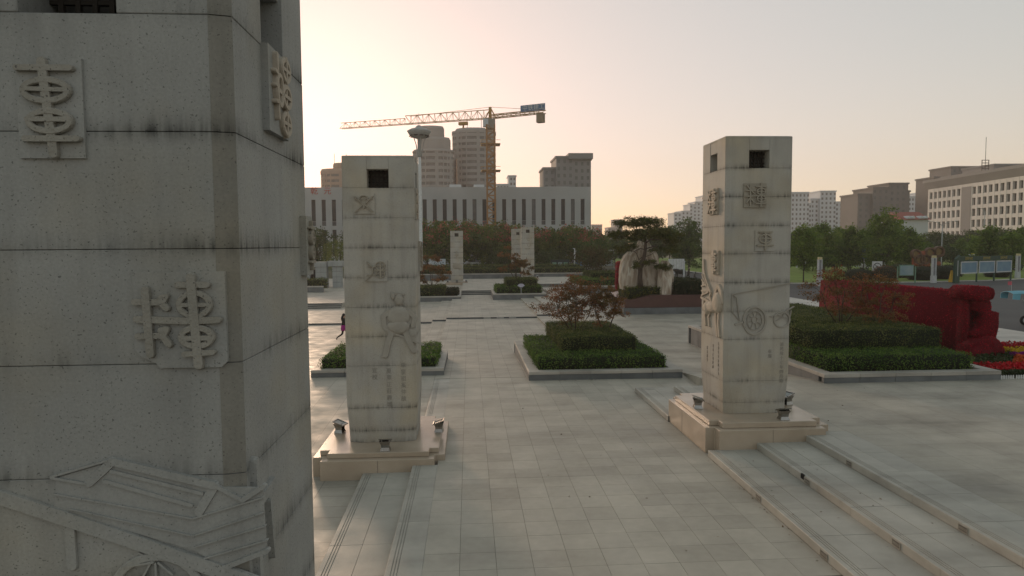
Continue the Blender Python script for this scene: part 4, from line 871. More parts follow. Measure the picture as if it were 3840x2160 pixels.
t = tree_proto('lawn_tree','upright tree with a bare slim trunk standing alone on the lawn beside the lamp post','tree',None,[(0,0,-0.1),(0,0,1.8),(0.05,0,4),(0,0,7)],0.12,bl,6500,0.36,M_upright,None,0.34); t.location = (44.6,88.6,0.05); s = height(2030,552,88.6)/10.8; t.scale = (s,s,s)
bl = crown_blobs(35,13.0,9.5,1.6,16,True)
t = tree_proto('tallest_tree','tallest double-topped green tree of the row beyond the lawn','tree',None,[(0,0,-0.3),(0,0,2),(0.05,0,5),(0,0,9)],0.16,bl,8500,0.40,M_upright,None,0.38); t.location = (across(2222,112),112,0.05); s = height(2222,512,112)/13.2; t.scale = (s,s,s)
bl = crown_blobs(41,9.0,10.0,1.0,12)
protos['wood'] = tree_proto('dark_tree','broad dark green tree of the belt behind the bus','tree','dark tree belt behind the bus',[(0,0,-0.3),(0,0,1.4),(0.1,0,3),(0,0,5)],0.2,bl,5200,0.55,M_darkt,None,0.5)
for i,(px,Y,top) in enumerate(((2000,175,585),(2060,180,590),(2115,178,596),(2165,172,590),(2310,170,590),(2355,178,582),(2400,172,590),(2445,182,578),(2500,176,572),(2550,170,580),(2590,160,575),(2270,185,586),(2240,190,585))): put('wood', across(px,Y), Y, 0.0, i*0.9, height(px,top,Y)/9.2)
bl = crown_blobs(44,3.8,5.0,0.7,8)
protos['low'] = tree_proto('low_tree','low rounded dark tree under the upright trees by the white posts','tree','low trees by the white posts',[(0,0,-0.2),(0,0,0.8),(0.05,0,1.6)],0.1,bl,2000,0.3,M_darkt,None,0.3)
for i,(px,Y,top) in enumerate(((2100,120,628),(2135,124,622),(2075,128,626),(2400,135,620),(2370,140,618),(2440,140,622))): put('low', across(px,Y), Y, 0.0, i*1.9, height(px,top,Y)/3.9)
# ball-clipped shrubs in front of the ring sculpture
def ball(label, px, py, Y, r, m=None, squash=0.8, grp=None):
    x = across(px,Y); P = []
    d = RG.normal(size=(1500,3)); d /= np.linalg.norm(d,axis=1,keepdims=True); d = d[d[:,2] > -0.75]
    q = d*np.array([r,r,r*squash])*(1+RG.normal(size=(len(d),1))*0.04)+np.array([0,0,r*squash*0.72])
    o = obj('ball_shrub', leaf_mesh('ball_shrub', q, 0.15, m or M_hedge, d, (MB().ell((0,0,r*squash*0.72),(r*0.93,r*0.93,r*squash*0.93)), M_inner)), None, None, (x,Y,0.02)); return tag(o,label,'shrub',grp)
ball('rounded dark shrub at the left end of the lawn shrubs, above the red sculpture', 2162, 0, 92, 2.0, M_hedge_d, 0.5)
ball('rounded reddish-brown shrub left of the small green sign', 2228, 0, 90, 1.7, M_maple, 0.72)
ball('big round dark shrub just right of the small green sign', 2320, 0, 91, 2.1, M_hedge_d, 0.56)
ball('big round dark shrub behind the square lamp post', 2372, 0, 93, 2.0, M_hedge_d, 0.58)
ball('round shrub behind the reddish-brown shrub', 2268, 0, 98, 2.2, M_hedge, 0.58)
ball('low dark shrub behind the yellow cone', 2392, 0, 99, 1.8, M_hedge_d, 0.6)
ball('dark shrub under the blue notice boards', 2510, 0, 96, 1.8, M_hedge_d, 0.6)
hedge('dark hedge behind the row of white posts', across(1985,150), across(2235,150), 150, 152, 0.0, 1.5, 0.25, 40, M_hedge_d)
# ------------------------------------------------------------------ boulder, pine and their dark red plinth
def noisy_ring(xl, xr, yc, dep, z, n, seed, amp):
    out = []
    for k in range(n):
        a = 2*math.pi*k/n; c, s = math.cos(a), math.sin(a); e = 0.72
        x = (xl+xr)/2+(xr-xl)/2*math.copysign(abs(c)**e,c); y = yc+dep*math.copysign(abs(s)**e,s)
        f = amp*(math.sin(7*a+seed+z*0.5)+0.7*math.sin(13*a+2.1*seed-z*0.8)+0.5*math.sin(3.1*z+5*a+seed)+0.35*math.sin(23*a+z*2))
        out.append((x+f*c, y+f*s, z+amp*0.6*math.sin(5*a+z*3+seed)))
    return out
M_rock = mat('boulder_stone', (0.56,0.49,0.41), 0.9, (0.27,0.205,0.155), 2.6, 1.0, 9, stretch=(1.6,1.6,0.35), detail=8, speck=(3.0,0.60,(0.52,0.48,0.42)))
RX = lambda zx: 11.8+(zx-628)*0.00594
RZ = lambda zy: 2.95-(zy-808)*0.00584
def rock_mesh(rows, yc, dep, seed, amp, sub=3):
    tab = [(RZ(zy),RX(a),RX(b)) for zy,a,b in rows][::-1]; rings = []
    zs_ = [tab[0][0]+(tab[-1][0]-tab[0][0])*i/(len(rows)*sub) for i in range(len(rows)*sub+1)]
    for z in zs_:
        t = (z-zs_[0])/(zs_[-1]-zs_[0]); rings.append(noisy_ring(interp([(r[0],r[1]) for r in tab],z),interp([(r[0],r[2]) for r in tab],z),yc+0.25*t,dep*(1-0.72*t**2.2),z,64,seed,amp))
    return MB().loft(rings)
bo = thing('boulder','large pale striped landscape boulder behind the trained pine','rock',(13.7,52.8,1.2)); bo.location = (0,0,0)
rock_mesh([(310,905,975),(360,893,1012),(440,872,1042),(480,775,1078),(560,692,1125),(640,652,1142),(720,636,1152),(800,626,1160),(900,620,1152),(1010,640,1140)],53.0,1.05,1.0,0.045).build('main_stone', M_rock, bo)
rock_mesh([(630,1145,1212),(680,1112,1250),(760,1100,1274),(850,1086,1275),(950,1074,1266),(1050,1070,1246),(1115,1092,1228)],51.6,0.75,2.4,0.04).build('side_stone', M_rock, bo)
M_redg = mat('dark_red_granite', (0.105,0.052,0.045), 0.28, (0.08,0.040,0.036), 1.5, spec=0.5, speck=(60,0.62,(0.15,0.08,0.07)), coord='World')
pl = thing('boulder_plinth','polished dark red granite plinth under the boulder, on a grey stone base','plinth',(15.0,54,0))
MB().prism([(11.62-15,0.50),(18.7-15,0.50),(18.7-15,1.42),(13.7-15,1.45),(12.9-15,1.26),(12.2-15,1.12),(11.62-15,1.10)],-3.5,4.5,lambda a,b,h:(a,h,b)).build('granite_block', M_redg, pl, bevel=0.015)
for i in range(9):
    a = 11.55-15+i*0.82; MB().box(a+.004,a+.816,-3.56,-3.30,-0.3,0.496).build('base_panel', M_pwall, pl, bevel=0.005)
for i in range(6): MB().box(11.55-15,11.8-15,-3.28+i*1.3,-1.99+i*1.3,-0.3,0.496).build('base_panel', M_pwall, pl, bevel=0.005)
hedge('golden-green clipped hedge on the plinth under the pine', 12.0,15.0,51.1,54.5,1.15,2.0,0.10,200,M_hedge_y)
hedge('dark clipped hedge on the plinth right of the boulder', 15.5,18.5,50.9,57.0,1.40,2.42,0.10,220,M_hedge_d)
M_needle = leaf_mat('pine_needles', (0.022,0.034,0.009), (0.065,0.082,0.018), (0.115,0.115,0.026), 0.9, 0.15)
pn = thing('pine_tree','trained pine with flat cloud-like pads leaning over the boulder','tree',(0,0,0))
T = lambda zx,zy,dy=0: (RX(zx), 51.2+dy, RZ(zy))
MB().tube([T(842,990,0.3),T(828,860,0.1),T(830,720),T(865,600,-0.1),T(892,480),T(898,380,0.1),T(890,300,0.2)],[0.24,0.19,0.165,0.15,0.12,0.10,0.07],9).build('trunk', M_bark_p, pn, smooth=True)
for pts,r in ([(T(892,400),T(960,345,-.2),T(1060,355,-.3),T(1200,350,-.1)),0.06],[(T(895,470),T(980,440,-.2),T(1060,460,-.1),T(1200,470,.2)),0.055],[(T(890,480),T(820,465,-.2),T(740,500,-.1),T(640,480,.2)),0.05],[(T(872,560),T(800,610,-.2),T(770,530,-.2),T(745,500,-.1)),0.045],[(T(850,680),T(930,640,-.3),T(1040,670,-.4),T(1170,740,-.3)),0.05],[(T(890,310),T(800,240,.1),T(740,200,.2)),0.05],[(T(890,300),T(950,210,-.2),T(1000,180,0)),0.045],[(T(895,380),T(760,330,.4),T(560,300,.6)),0.05],[(T(870,580),T(950,545,-.3),T(1000,510,-.3)),0.03]):
    MB().tube(pts,[r,r*0.8,r*0.55,r*0.3][:len(pts)],6).build('branch', M_bark_p, pn, smooth=True)
pads = [(780,130,1.9,.9,0.42),(900,110,1.3,.8,0.36),(680,150,1.0,.7,0.3),(990,160,0.9,.6,0.3),(560,290,1.0,.8,0.36),(480,280,0.6,.5,0.28),(700,265,0.9,.8,0.3),(900,260,1.2,.9,0.35),(1100,260,1.0,.9,0.34),(1230,300,0.9,.8,0.3),(1060,310,0.9,.7,0.28),(600,465,0.8,.6,0.24),(690,440,0.5,.5,0.18),(560,480,0.4,.4,0.16),(1230,380,0.8,.7,0.3),(1200,470,0.8,.7,0.28),(860,650,0.55,.5,0.24),(775,690,0.35,.4,0.16),(950,640,0.35,.4,0.14),(1090,690,0.5,.5,0.2),(1160,715,0.35,.4,0.16),(985,485,0.26,.3,0.13),(760,330,0.8,.8,0.2)]
for zx,zy,rx,ry,rz_ in pads:
    P = blob_points([((0,0,0),(rx,ry,rz_))], int(1250*rx*ry+110), 0.11, 0.3)
    obj('needle_pad', leaf_mesh('needle_pad', P, 0.20, M_needle, None, None, 0.22, 0.6), None, pn, T(zx,zy,rnd.uniform(-.3,.3)))['kind'] = 'stuff'

# ------------------------------------------------------------------ red flower sculpture, flower bed, little fence
M_redt = leaf_mat('red_bedding_leaves', (0.11,0.001,0.010), (0.33,0.003,0.018), (0.58,0.010,0.032), 3.2, 0.2)
M_redi = mat('red_net', (0.13,0.002,0.008), 0.95)
ts = thing('flower_sculpture','big red sculpture clothed in tiny red bedding plants, with a hooked end','sculpture',(21.0,27.5,0.3))
def prism_shell(name, poly, h0, h1, fn, n, leaf, m, parent, inner):
    """an extruded outline covered with small leaves over a solid body"""
    mb = MB().prism(poly, h0, h1, fn); me = mb.mesh('tmp'); bm = bmesh.new(); bm.from_mesh(me); bmesh.ops.recalc_face_normals(bm, faces=bm.faces[:]); bmesh.ops.triangulate(bm, faces=bm.faces[:])
    ar = np.array([f.calc_area() for f in bm.faces]); cum = ar/ar.sum(); idx = RG.choice(len(ar), size=n, p=cum); P = np.empty((n,3)); N = np.empty((n,3))
    for i,fi in enumerate(idx):
        f = bm.faces[fi] if False else FL[fi] if False else list_faces(bm)[fi]
        a, b = RG.uniform(), RG.uniform()
        if a+b > 1: a, b = 1-a, 1-b
        v = [q.co for q in f.verts]; p = v[0]+(v[1]-v[0])*a+(v[2]-v[0])*b; P[i] = p; N[i] = f.normal
    bm.free(); bpy.data.meshes.remove(me)
    return obj(name, leaf_mesh(name, P+N*RG.normal(size=(n,1))*leaf*0.3, leaf, m, N, (mb, inner)), None, parent)
_lf = {}
def list_faces(bm):
    k = id(bm)
    if k not in _lf: _lf.clear(); bm.faces.ensure_lookup_table(); _lf[k] = list(bm.faces)
    return _lf[k]
rowx = lambda a,b,h: (h,a,b)          # outline in the y-z plane, extruded along x
prism_shell('side_wall', [(0.0,0.1),(0.62,0.1),(0.62,2.815),(0.0,2.815)], 0.0, 0.12, rowx, 3600, 0.05, M_redt, ts, M_redi)
prism_shell('body', [(0.58,0.1),(12.0,-0.2),(12.3,0.6),(12.1,2.75),(11.0,2.80),(0.58,2.81)], 0.003, 1.1, rowx, 30000, 0.05, M_redt, ts, M_redi)
front = lambda a,b,h: (a,h,b)
narrow = lambda a,b,h: (a*0.62,h*0.45,b)         # outline in the x-z plane, extruded along y
def arc(cx, cz, r, a0, a1, n, sx=1.0): return [(cx+sx*r*math.cos(R(a0+(a1-a0)*i/n)), cz+r*math.sin(R(a0+(a1-a0)*i/n))) for i in range(n+1)]
prism_shell('top_lobe', [(-0.35,2.62),(0.2,2.55),(1.25,2.55)]+arc(1.25,2.80,0.25,-60,60,5)+[(1.15,3.08),(-0.05,3.10),(-0.35,2.95)], -0.75, 1.9, narrow, 4200, 0.05, M_redt, ts, M_redi)
prism_shell('upper_roll', [(0.25,2.55),(0.30,2.12)]+arc(0.95,2.15,0.60,-20,75,9)+[(0.4,2.6)], -0.30, 1.1, narrow, 3600, 0.05, M_redt, ts, M_redi)
prism_shell('hook', [(0.52,0.98)]+arc(0.72,1.52,0.98,-62,8,8)+[(1.70,2.0),(1.45,2.06),(0.95,2.02),(0.90,1.75),(0.76,1.50),(0.52,1.32),(0.22,1.22),(0.22,0.98)], -1.0, 0.9, narrow, 5200, 0.05, M_redt, ts, M_redi)
prism_shell('wheel_lobe', [(-0.55,0.0)]+[(0.85+1.25*math.cos(R(a)),0.05+1.0*math.sin(R(a))) for a in range(0,181,14)]+[(-0.45,0.7)], -1.35, 0.3, narrow, 5200, 0.05, M_redt, ts, M_redi)
o = struct(obj('flower_bed_soil', MB().box(18.45,27.5,22.62,29.2,0.30,0.52).mesh('flower_bed_soil'), M_soil))
def flowers(name, label, poly, n, size, col, zc):
    P = []
    xs = [p[0] for p in poly]; ys = [p[1] for p in poly]
    def inside(x,y):
        c = False
        for (x1,y1),(x2,y2) in zip(poly, poly[1:]+poly[:1]):
            if (y1 > y) != (y2 > y) and x < (x2-x1)*(y-y1)/(y2-y1)+x1: c = not c
        return c
    while len(P) < n:
        x, y = rnd.uniform(min(xs),max(xs)), rnd.uniform(min(ys),max(ys))
        if inside(x,y): P.append((x,y,zc+rnd.uniform(0,0.16)))
    o = obj(name, leaf_mesh(name, np.array(P), size, leaf_mat(name+'_petals',tuple(c*0.6 for c in col),col,None,2.0), None, None, 0.9, 0.8), None); struct(o,'stuff'); o['label'] = label; return o
flowers('leafy_edging','dark green leafy edging plants along the front of the flower bed',[(18.5,22.65),(27,22.65),(27,23.0),(18.5,23.1)],2600,0.12,(0.03,0.05,0.015),0.55)
flowers('red_flowers','band of bright red bedding flowers behind the small white fence',[(18.7,23.0),(27,22.95),(27,24.2),(18.6,24.4)],4200,0.10,(0.48,0.012,0.020),0.60)
flowers('orange_flowers','band of orange-red bedding flowers in the bed',[(20.6,24.5),(27,24.3),(27,25.9),(21.9,26.0)],3400,0.10,(0.52,0.085,0.015),0.60)
flowers('yellow_flowers','strip of yellow bedding flowers in the bed',[(22.3,26.5),(27,26.4),(27,27.8),(22.7,27.7)],2200,0.11,(0.62,0.42,0.02),0.62)
flowers('purple_flowers','small patch of purple bedding flowers in the bed',[(22.0,25.95),(23.6,25.95),(23.6,26.5),(22.1,26.5)],600,0.10,(0.20,0.02,0.16),0.60)
flowers('far_red_flowers','far strip of red flowers at the back of the flower bed',[(23.0,27.9),(27.4,27.9),(27.4,29.2),(23.4,29.2)],2000,0.11,(0.42,0.012,0.020),0.62)
flowers('bed_foliage','green foliage under the flowers',[(18.6,23.1),(27.3,23.1),(27.3,29),(22.6,29),(20.0,25.6),(18.6,24.9)],5600,0.12,(0.04,0.06,0.018),0.52)
fn = thing('picket_fence','tiny white plastic picket fence edging the flower bed','fence',(18.3,22.45,0.48))
for a,b in ((0.0,0.62),(0.72,3.4),(3.5,6.4)):
    pk = MB()
    x = a
    while x < b: pk.prism([(x,0.0),(x+0.045,0.0),(x+0.045,0.12),(x+0.022,0.15),(x,0.12)],0.0,0.015,lambda p,q,h:(p,h,q)); x += 0.085
    o = pk.build('picket_row', M_white if 'white_render' in MATS else mat('white_plastic',(0.7,0.7,0.7),0.5), fn); struct(o,'stuff')
    MB().box(a,b,0.016,0.026,0.04,0.06).build('rail', mat('white_plastic',(0.7,0.7,0.7),0.5), fn); MB().box(a,b,0.016,0.026,0.09,0.105).build('rail', mat('white_plastic',(0.7,0.7,0.7),0.5), fn)

# ------------------------------------------------------------------ people (one continuous skinned body each)
def person(name, label, loc, rz, J, mats, H=1.64, hair=None, cat='person', extra=None):
    """J: joint positions (x ahead, y left, z up) for a 1.64 m figure"""
    s = H/1.64; base = dict(pelvis=((0,0,.93),.125),waist=((0,0,1.06),.105),chest=((.01,0,1.27),.125),neck=((.02,0,1.40),.052),head0=((.035,0,1.47),.070),head1=((.04,0,1.545),.088),head2=((.035,0,1.60),.07),
        hipL=((0,.085,.88),.095),kneeL=((.05,.09,.48),.062),ankL=((.02,.09,.09),.042),toeL=((.16,.10,.035),.035),hipR=((0,-.085,.88),.095),kneeR=((.05,-.09,.48),.062),ankR=((.02,-.09,.09),.042),toeR=((.16,-.10,.035),.035),
        shL=((0,.165,1.34),.056),elL=((-.04,.21,1.08),.042),wrL=((.05,.22,.86),.028),shR=((0,-.165,1.34),.056),elR=((-.04,-.21,1.08),.042),wrR=((.05,-.22,.86),.028))
    for k,v in J.items(): base[k] = (v, base[k][1])
    E_ = [('pelvis','waist'),('waist','chest'),('chest','neck'),('neck','head0'),('head0','head1'),('head1','head2'),('pelvis','hipL'),('hipL','kneeL'),('kneeL','ankL'),('ankL','toeL'),('pelvis','hipR'),('hipR','kneeR'),('kneeR','ankR'),('ankR','toeR'),('chest','shL'),('shL','elL'),('elL','wrL'),('chest','shR'),('shR','elR'),('elR','wrR')]
    for sd in 'LR':                                    # palm and five fingers
        w = Vector(base['wr'+sd][0]); d = (w-Vector(base['el'+sd][0])).normalized(); side = Vector((0,1,0)).cross(d).normalized() if abs(d.y) < .9 else Vector((1,0,0))
        base['pa'+sd] = (tuple(w+d*0.07),.030); E_.append(('wr'+sd,'pa'+sd))
        for q,(o_,ln) in enumerate(((-.030,.07),(-.010,.085),(.010,.08),(.028,.065))):
            base[f'f{sd}{q}'] = (tuple(w+d*(0.085+ln)+side*o_*1.3+Vector((0.01,0,0))),.009); E_.append(('pa'+sd,f'f{sd}{q}'))
        base[f't{sd}'] = (tuple(w+d*0.085-side*0.06),.010); E_.append(('wr'+sd,f't{sd}'))
    names = list(base); bm = bmesh.new(); sk = bm.verts.layers.skin.verify(); vs = {}
    for n_ in names:
        v = bm.verts.new(Vector(base[n_][0])*s); r = base[n_][1]*s; v[sk].radius = (r*(1.15 if n_ in ('chest','waist','pelvis') else 1), r); v[sk].use_root = (n_ == 'pelvis'); vs[n_] = v
    for a,b in E_: bm.edges.new((vs[a],vs[b]))
    me = bpy.data.meshes.new(name); bm.to_mesh(me); bm.free()
    t = bpy.data.objects.new('tmp', me); C.objects.link(t); t.modifiers.new('skin','SKIN').use_smooth_shade = True; t.modifiers.new('sub','SUBSURF').levels = 1
    dg = bpy.context.evaluated_depsgraph_get(); body = bpy.data.meshes.new_from_object(t.evaluated_get(dg)); bpy.data.objects.remove(t)
    body.materials.clear()
    for m in mats: body.materials.append(m)           # skin, top, trousers, shoes
    wr = [Vector(base['pa'+q][0])*s for q in 'LR']; ft = [Vector(base['ank'+q][0])*s for q in 'LR'] ; to = [Vector(base['toe'+q][0])*s for q in 'LR']
    for p in body.polygons:
        c = p.center; k = 1
        if c.z > 1.405*s or min((c-w).length for w in wr) < 0.10*s: k = 0
        elif min((c-f).length for f in ft+to) < 0.10*s: k = 3
        elif c.z < 0.97*s and min((c-w).length for w in wr) > 0.16*s: k = 2
        p.material_index = min(k,len(mats)-1); p.use_smooth = True
    root = thing(name, label, cat, loc, rz); obj('body', body, None, root)
    if hair: hair(root, Vector(base['head1'][0])*s, s)
    if extra: extra(root, s)
    return root
M_skin = mat('skin',(0.42,0.26,0.19),0.6); M_hair = mat('black_hair',(0.012,0.010,0.009),0.5); M_blk = mat('black_cloth',(0.014,0.014,0.015),0.9); M_mag = mat('magenta_cloth',(0.34,0.015,0.20),0.8); M_shoe = mat('dark_shoes',(0.02,0.018,0.017),0.6)
def long_hair(root, h, s):
    mb = MB().ell((h.x-0.025*s,0,h.z+0.02*s),(0.095*s,0.092*s,0.105*s),12,8); mb.tube([(h.x-0.07*s,0,h.z-0.02*s),(h.x-0.12*s,0,h.z-0.16*s),(h.x-0.13*s,0,h.z-0.34*s)],[0.075*s,0.07*s,0.03*s],8); mb.build('hair', M_hair, root, smooth=True)
    MB().tube([(h.x+0.085*s,0,h.z-0.005),(h.x+0.108*s,0,h.z-0.03*s)],[0.012*s,0.016*s],6).build('nose', M_skin, root, smooth=True)
def jacket(root, s):
    MB().loft([[(0.0+a*math.cos(2*math.pi*k/14), b*math.sin(2*math.pi*k/14), z) for k in range(14)] for a,b,z in ((0.165,0.185,0.66*s),(0.17,0.19,0.80*s),(0.15,0.17,0.98*s))]).build('tied_jacket', M_mag, root, smooth=True)
wx = across(861.5,42.6)
person('person','person in black with a magenta jacket at the waist striding past the pillar steps',(wx,42.6,-0.62),R(0),dict(hipL=(0.02,.085,.88),kneeL=(.20,.09,.50),ankL=(.24,.09,.09),toeL=(.38,.10,.035),hipR=(-.01,-.085,.88),kneeR=(-.06,-.09,.47),ankR=(-.38,-.09,.26),toeR=(-.40,-.09,.12),elL=(.12,.20,1.10),wrL=(.28,.16,1.06),elR=(.06,-.21,1.08),wrR=(.20,-.18,.98)),[M_skin,M_blk,M_blk,M_shoe],1.74,long_hair,extra=jacket)
M_brz = mat('dark_bronze',(0.022,0.020,0.018),0.5,(0.04,0.035,0.028),4,metal=0.6); M_straw = mat('straw_bronze',(0.30,0.25,0.17),0.7)
def straw_hat(root, h, s): MB().lathe([(0.22*s,-0.01),(0.21*s,0.0),(0.11*s,0.03*s),(0.08*s,0.12*s),(0.02,0.14*s)],h.x,0,h.z+0.06*s,14).build('hat', M_straw, root, smooth=True)
def bronze_hair(root, h, s): MB().ell((h.x-0.01,0,h.z+0.03*s),(0.095*s,0.09*s,0.09*s),10,6).build('hair', M_brz, root, smooth=True)
stride = dict(hipL=(0.02,.085,.86),kneeL=(.24,.09,.50),ankL=(.30,.09,.09),toeL=(.44,.10,.035),hipR=(-.01,-.085,.86),kneeR=(-.16,-.09,.48),ankR=(-.48,-.09,.12),toeR=(-.40,-.09,.03),chest=(.10,0,1.25),neck=(.16,0,1.37),head0=(.19,0,1.44),head1=(.21,0,1.51),head2=(.21,0,1.57),shL=(.10,.165,1.31),elL=(.28,.20,1.08),wrL=(.46,.16,1.02),shR=(.10,-.165,1.31),elR=(-.02,-.21,1.08),wrR=(.12,-.20,.90))
Yb = 96.5
person('bronze_statue','bronze statue of a striding farmer in a straw hat on the roadside',(across(1731,Yb),Yb,-0.02),R(-10),stride,[M_brz],1.86,straw_hat,'statue')
st2 = dict(stride); st2.update(elL=(.34,.20,1.22),wrL=(.58,.16,1.26))
person('bronze_statue','smaller bronze statue of a child with outstretched arm beside the striding farmer',(across(1746,Yb),Yb-0.3,-0.02),R(-10),st2,[M_brz],1.32,bronze_hair,'statue')
# bronze ox
ox = thing('bronze_ox','dark bronze ox statue standing behind the striding farmer statue','statue',(across(1711,103),103,0.0),R(200))
bx = MB(); bx.loft([[(x,w*math.cos(2*math.pi*k/12),zc+h*math.sin(2*math.pi*k/12)) for k in range(12)] for x,w,zc,h in ((-0.95,.10,1.15,.14),(-0.85,.28,1.08,.30),(-0.4,.34,1.02,.38),(0.1,.33,1.02,.37),(0.55,.30,1.10,.42),(0.75,.24,1.18,.34),(0.98,.17,1.28,.24),(1.12,.12,1.30,.17),(1.28,.14,1.25,.16),(1.55,.09,1.08,.11),(1.62,.07,1.04,.08))])
bx.build('body', M_brz, ox, smooth=True)
for x,y,b in ((-0.75,.17,1),(-0.70,-.17,1),(0.55,.16,0),(0.6,-.16,0)):
    MB().tube([(x,y,0.95),(x+(0.10 if b else 0.02),y,0.62),(x-(0.10 if b else -.04),y,0.36),(x-(0.04 if b else 0),y,0.06),(x+0.02,y,0.0)],[.17,.10,.065,.055,.07],8).build('leg', M_brz, ox, smooth=True)
for y in (.14,-.14): MB().tube([(1.18,y*0.7,1.40),(1.2,y*1.8,1.48),(1.3,y*2.2,1.62)],[.04,.03,.008],6).build('horn', M_brz, ox, smooth=True)
MB().tube([(-0.95,0,1.2),(-1.08,0,0.95),(-1.05,0,0.5)],[.035,.025,.03],6).build('tail', M_brz, ox, smooth=True)

# ------------------------------------------------------------------ street furniture on the right
M_postw = mat('post_grey_white',(0.50,0.52,0.54),0.5); M_cap = mat('lamp_cap_cream',(0.62,0.52,0.28),0.5); M_dgreen = mat('sign_green',(0.018,0.06,0.04),0.5); M_panel = mat('poster_blue',(0.16,0.27,0.34),0.4,(0.10,0.20,0.30),0.9,coord='World'); M_panel2 = mat('poster_pale',(0.30,0.36,0.36),0.4,(0.16,0.26,0.30),1.2,coord='World')
def square_lamp(label, x, y, s=1.0):
    t = thing('lamp_post', label, 'lamp post', (x,y,0.0), 0, 'square lamp posts along the road'); t.scale = (s,s,s)
    MB().box(-.30,.30,-.22,.22,0,0.95).build('base', M_postw, t, bevel=0.02)
    for xx in (-.26,.14): MB().box(xx,xx+.12,-.16,.16,0.95,3.2).build('side_slab', M_postw, t)
    MB().box(-.10,.10,-.10,.10,0.95,3.15).build('core_tube', mat('lamp_core',(0.24,0.25,0.26),0.4), t)
    MB().box(-.27,.27,-.22,.22,3.2,3.26).build('top_plate', M_postw, t); MB().box(-.22,.22,-.2,.2,3.26,3.55).build('lamp_cap', M_cap, t, bevel=0.03)
    return t
square_lamp('square grey lamp post with a cream cap near the lone lawn tree', 42.75, 80.9)
square_lamp('square grey lamp post with a cream cap in front of the ring sculpture', 59.9, 84.6)
square_lamp('square grey lamp post with a cream cap beside the cyan panel', 78.4, 93.0)
a0, a1 = Vector((62.9,84.2,0)), Vector((74.0,88.9,0)); ang = math.atan2(a1.y-a0.y,a1.x-a0.x); Ln = (a1-a0).length
nb_ = thing('notice_board','long dark green notice board with three framed blue posters','notice board',a0,ang)
MB().prism([(-0.9,0),(0.1,0),(0.1,3.6),(-0.7,3.1)],-0.15,0.15,lambda p,q,h:(p,h,q)).build('side_panel', M_dgreen, nb_); MB().box(0.1,Ln,-0.1,0.1,2.85,3.4).build('header', M_dgreen, nb_)
for i in range(4): MB().box(0.1+i*(Ln-0.2)/3-0.08,0.1+i*(Ln-0.2)/3+0.08,-0.08,0.08,0,2.85).build('leg', M_dgreen, nb_)
for i in range(3):
    c = 0.1+(i+0.5)*(Ln-0.2)/3; w = (Ln-0.2)/6-0.18; f = MB()
    for q in ((-w,w,1.15,1.3),(-w,w,2.6,2.75),(-w,-w+0.15,1.3,2.6),(w-0.15,w,1.3,2.6)): f.box(c+q[0],c+q[1],-0.2,-0.11,q[2],q[3])
    fr_ = f.build('frame', M_postw, nb_); MB().box(c-w+0.15,c+w-0.15,-0.16,-0.12,1.3,2.6).build('poster', M_panel, fr_)
    text_mesh('宣传专栏', 0.42, 0.01, mat('gold_letters',(0.45,0.34,0.06),0.5), 'lettering', nb_, (c,-0.115,3.1), (R(90),0,0))
MB().box(-0.42,-0.30,-0.17,-0.155,0.9,2.9).build('white_lettering_strip', M_postw, nb_)
gs = thing('green_sign','small green framed sign with a pale picture, among the round shrubs','sign',(56.7,85.3,0),R(-8))
for x in (-1.15,1.05): MB().box(x,x+0.12,-.06,.06,0,2.15).build('leg', mat('pale_green_paint',(0.14,0.26,0.18),0.5), gs)
MB().box(-0.9,0.9,-.05,.05,0.95,2.35).build('frame', mat('pale_green_paint',(0.14,0.26,0.18),0.5), gs); MB().box(-0.8,0.8,-.075,-.055,1.05,2.25).build('picture', M_panel2, gs)
ns = thing('no_parking_sign','white square sign with a dark struck-through circle above the shrubs','sign',(across(2207,94),94,0.0)); MB().tube([(0,0.1,0),(0,0.1,1.6)],0.05,6).build('pole', M_postw, ns); MB().box(-.75,.75,-.03,.03,1.0,2.6).build('plate', mat('sign_white',(0.62,0.62,0.63),0.5), ns)
lm = MB(); strokes(lm, lambda u,v,h:(u,-0.031-h,v), [('E',(0,1.8),(0.55,0.55),0.10),('L',[(-0.36,2.16),(0.36,1.44)],0.09),('E',(-0.18,1.66),(0.15,0.15),0.05),('E',(0.2,1.66),(0.15,0.15),0.05),('L',[(-0.18,1.66),(0,1.95),(0.2,1.66)],0.05)],0.01); lm.build('symbol', M_black, ns)
cn = thing('warning_board','yellow fold-out floor warning board beside the notice board','warning sign',(across(2395,86),86,0.0)); MB().loft([[(-.28,-.25,0),(.28,-.25,0),(.28,.25,0),(-.28,.25,0)],[(-.1,-.05,1.55),(.1,-.05,1.55),(.1,.05,1.55),(-.1,.05,1.55)]]).build('board', mat('warning_yellow',(0.60,0.36,0.02),0.5), cn)
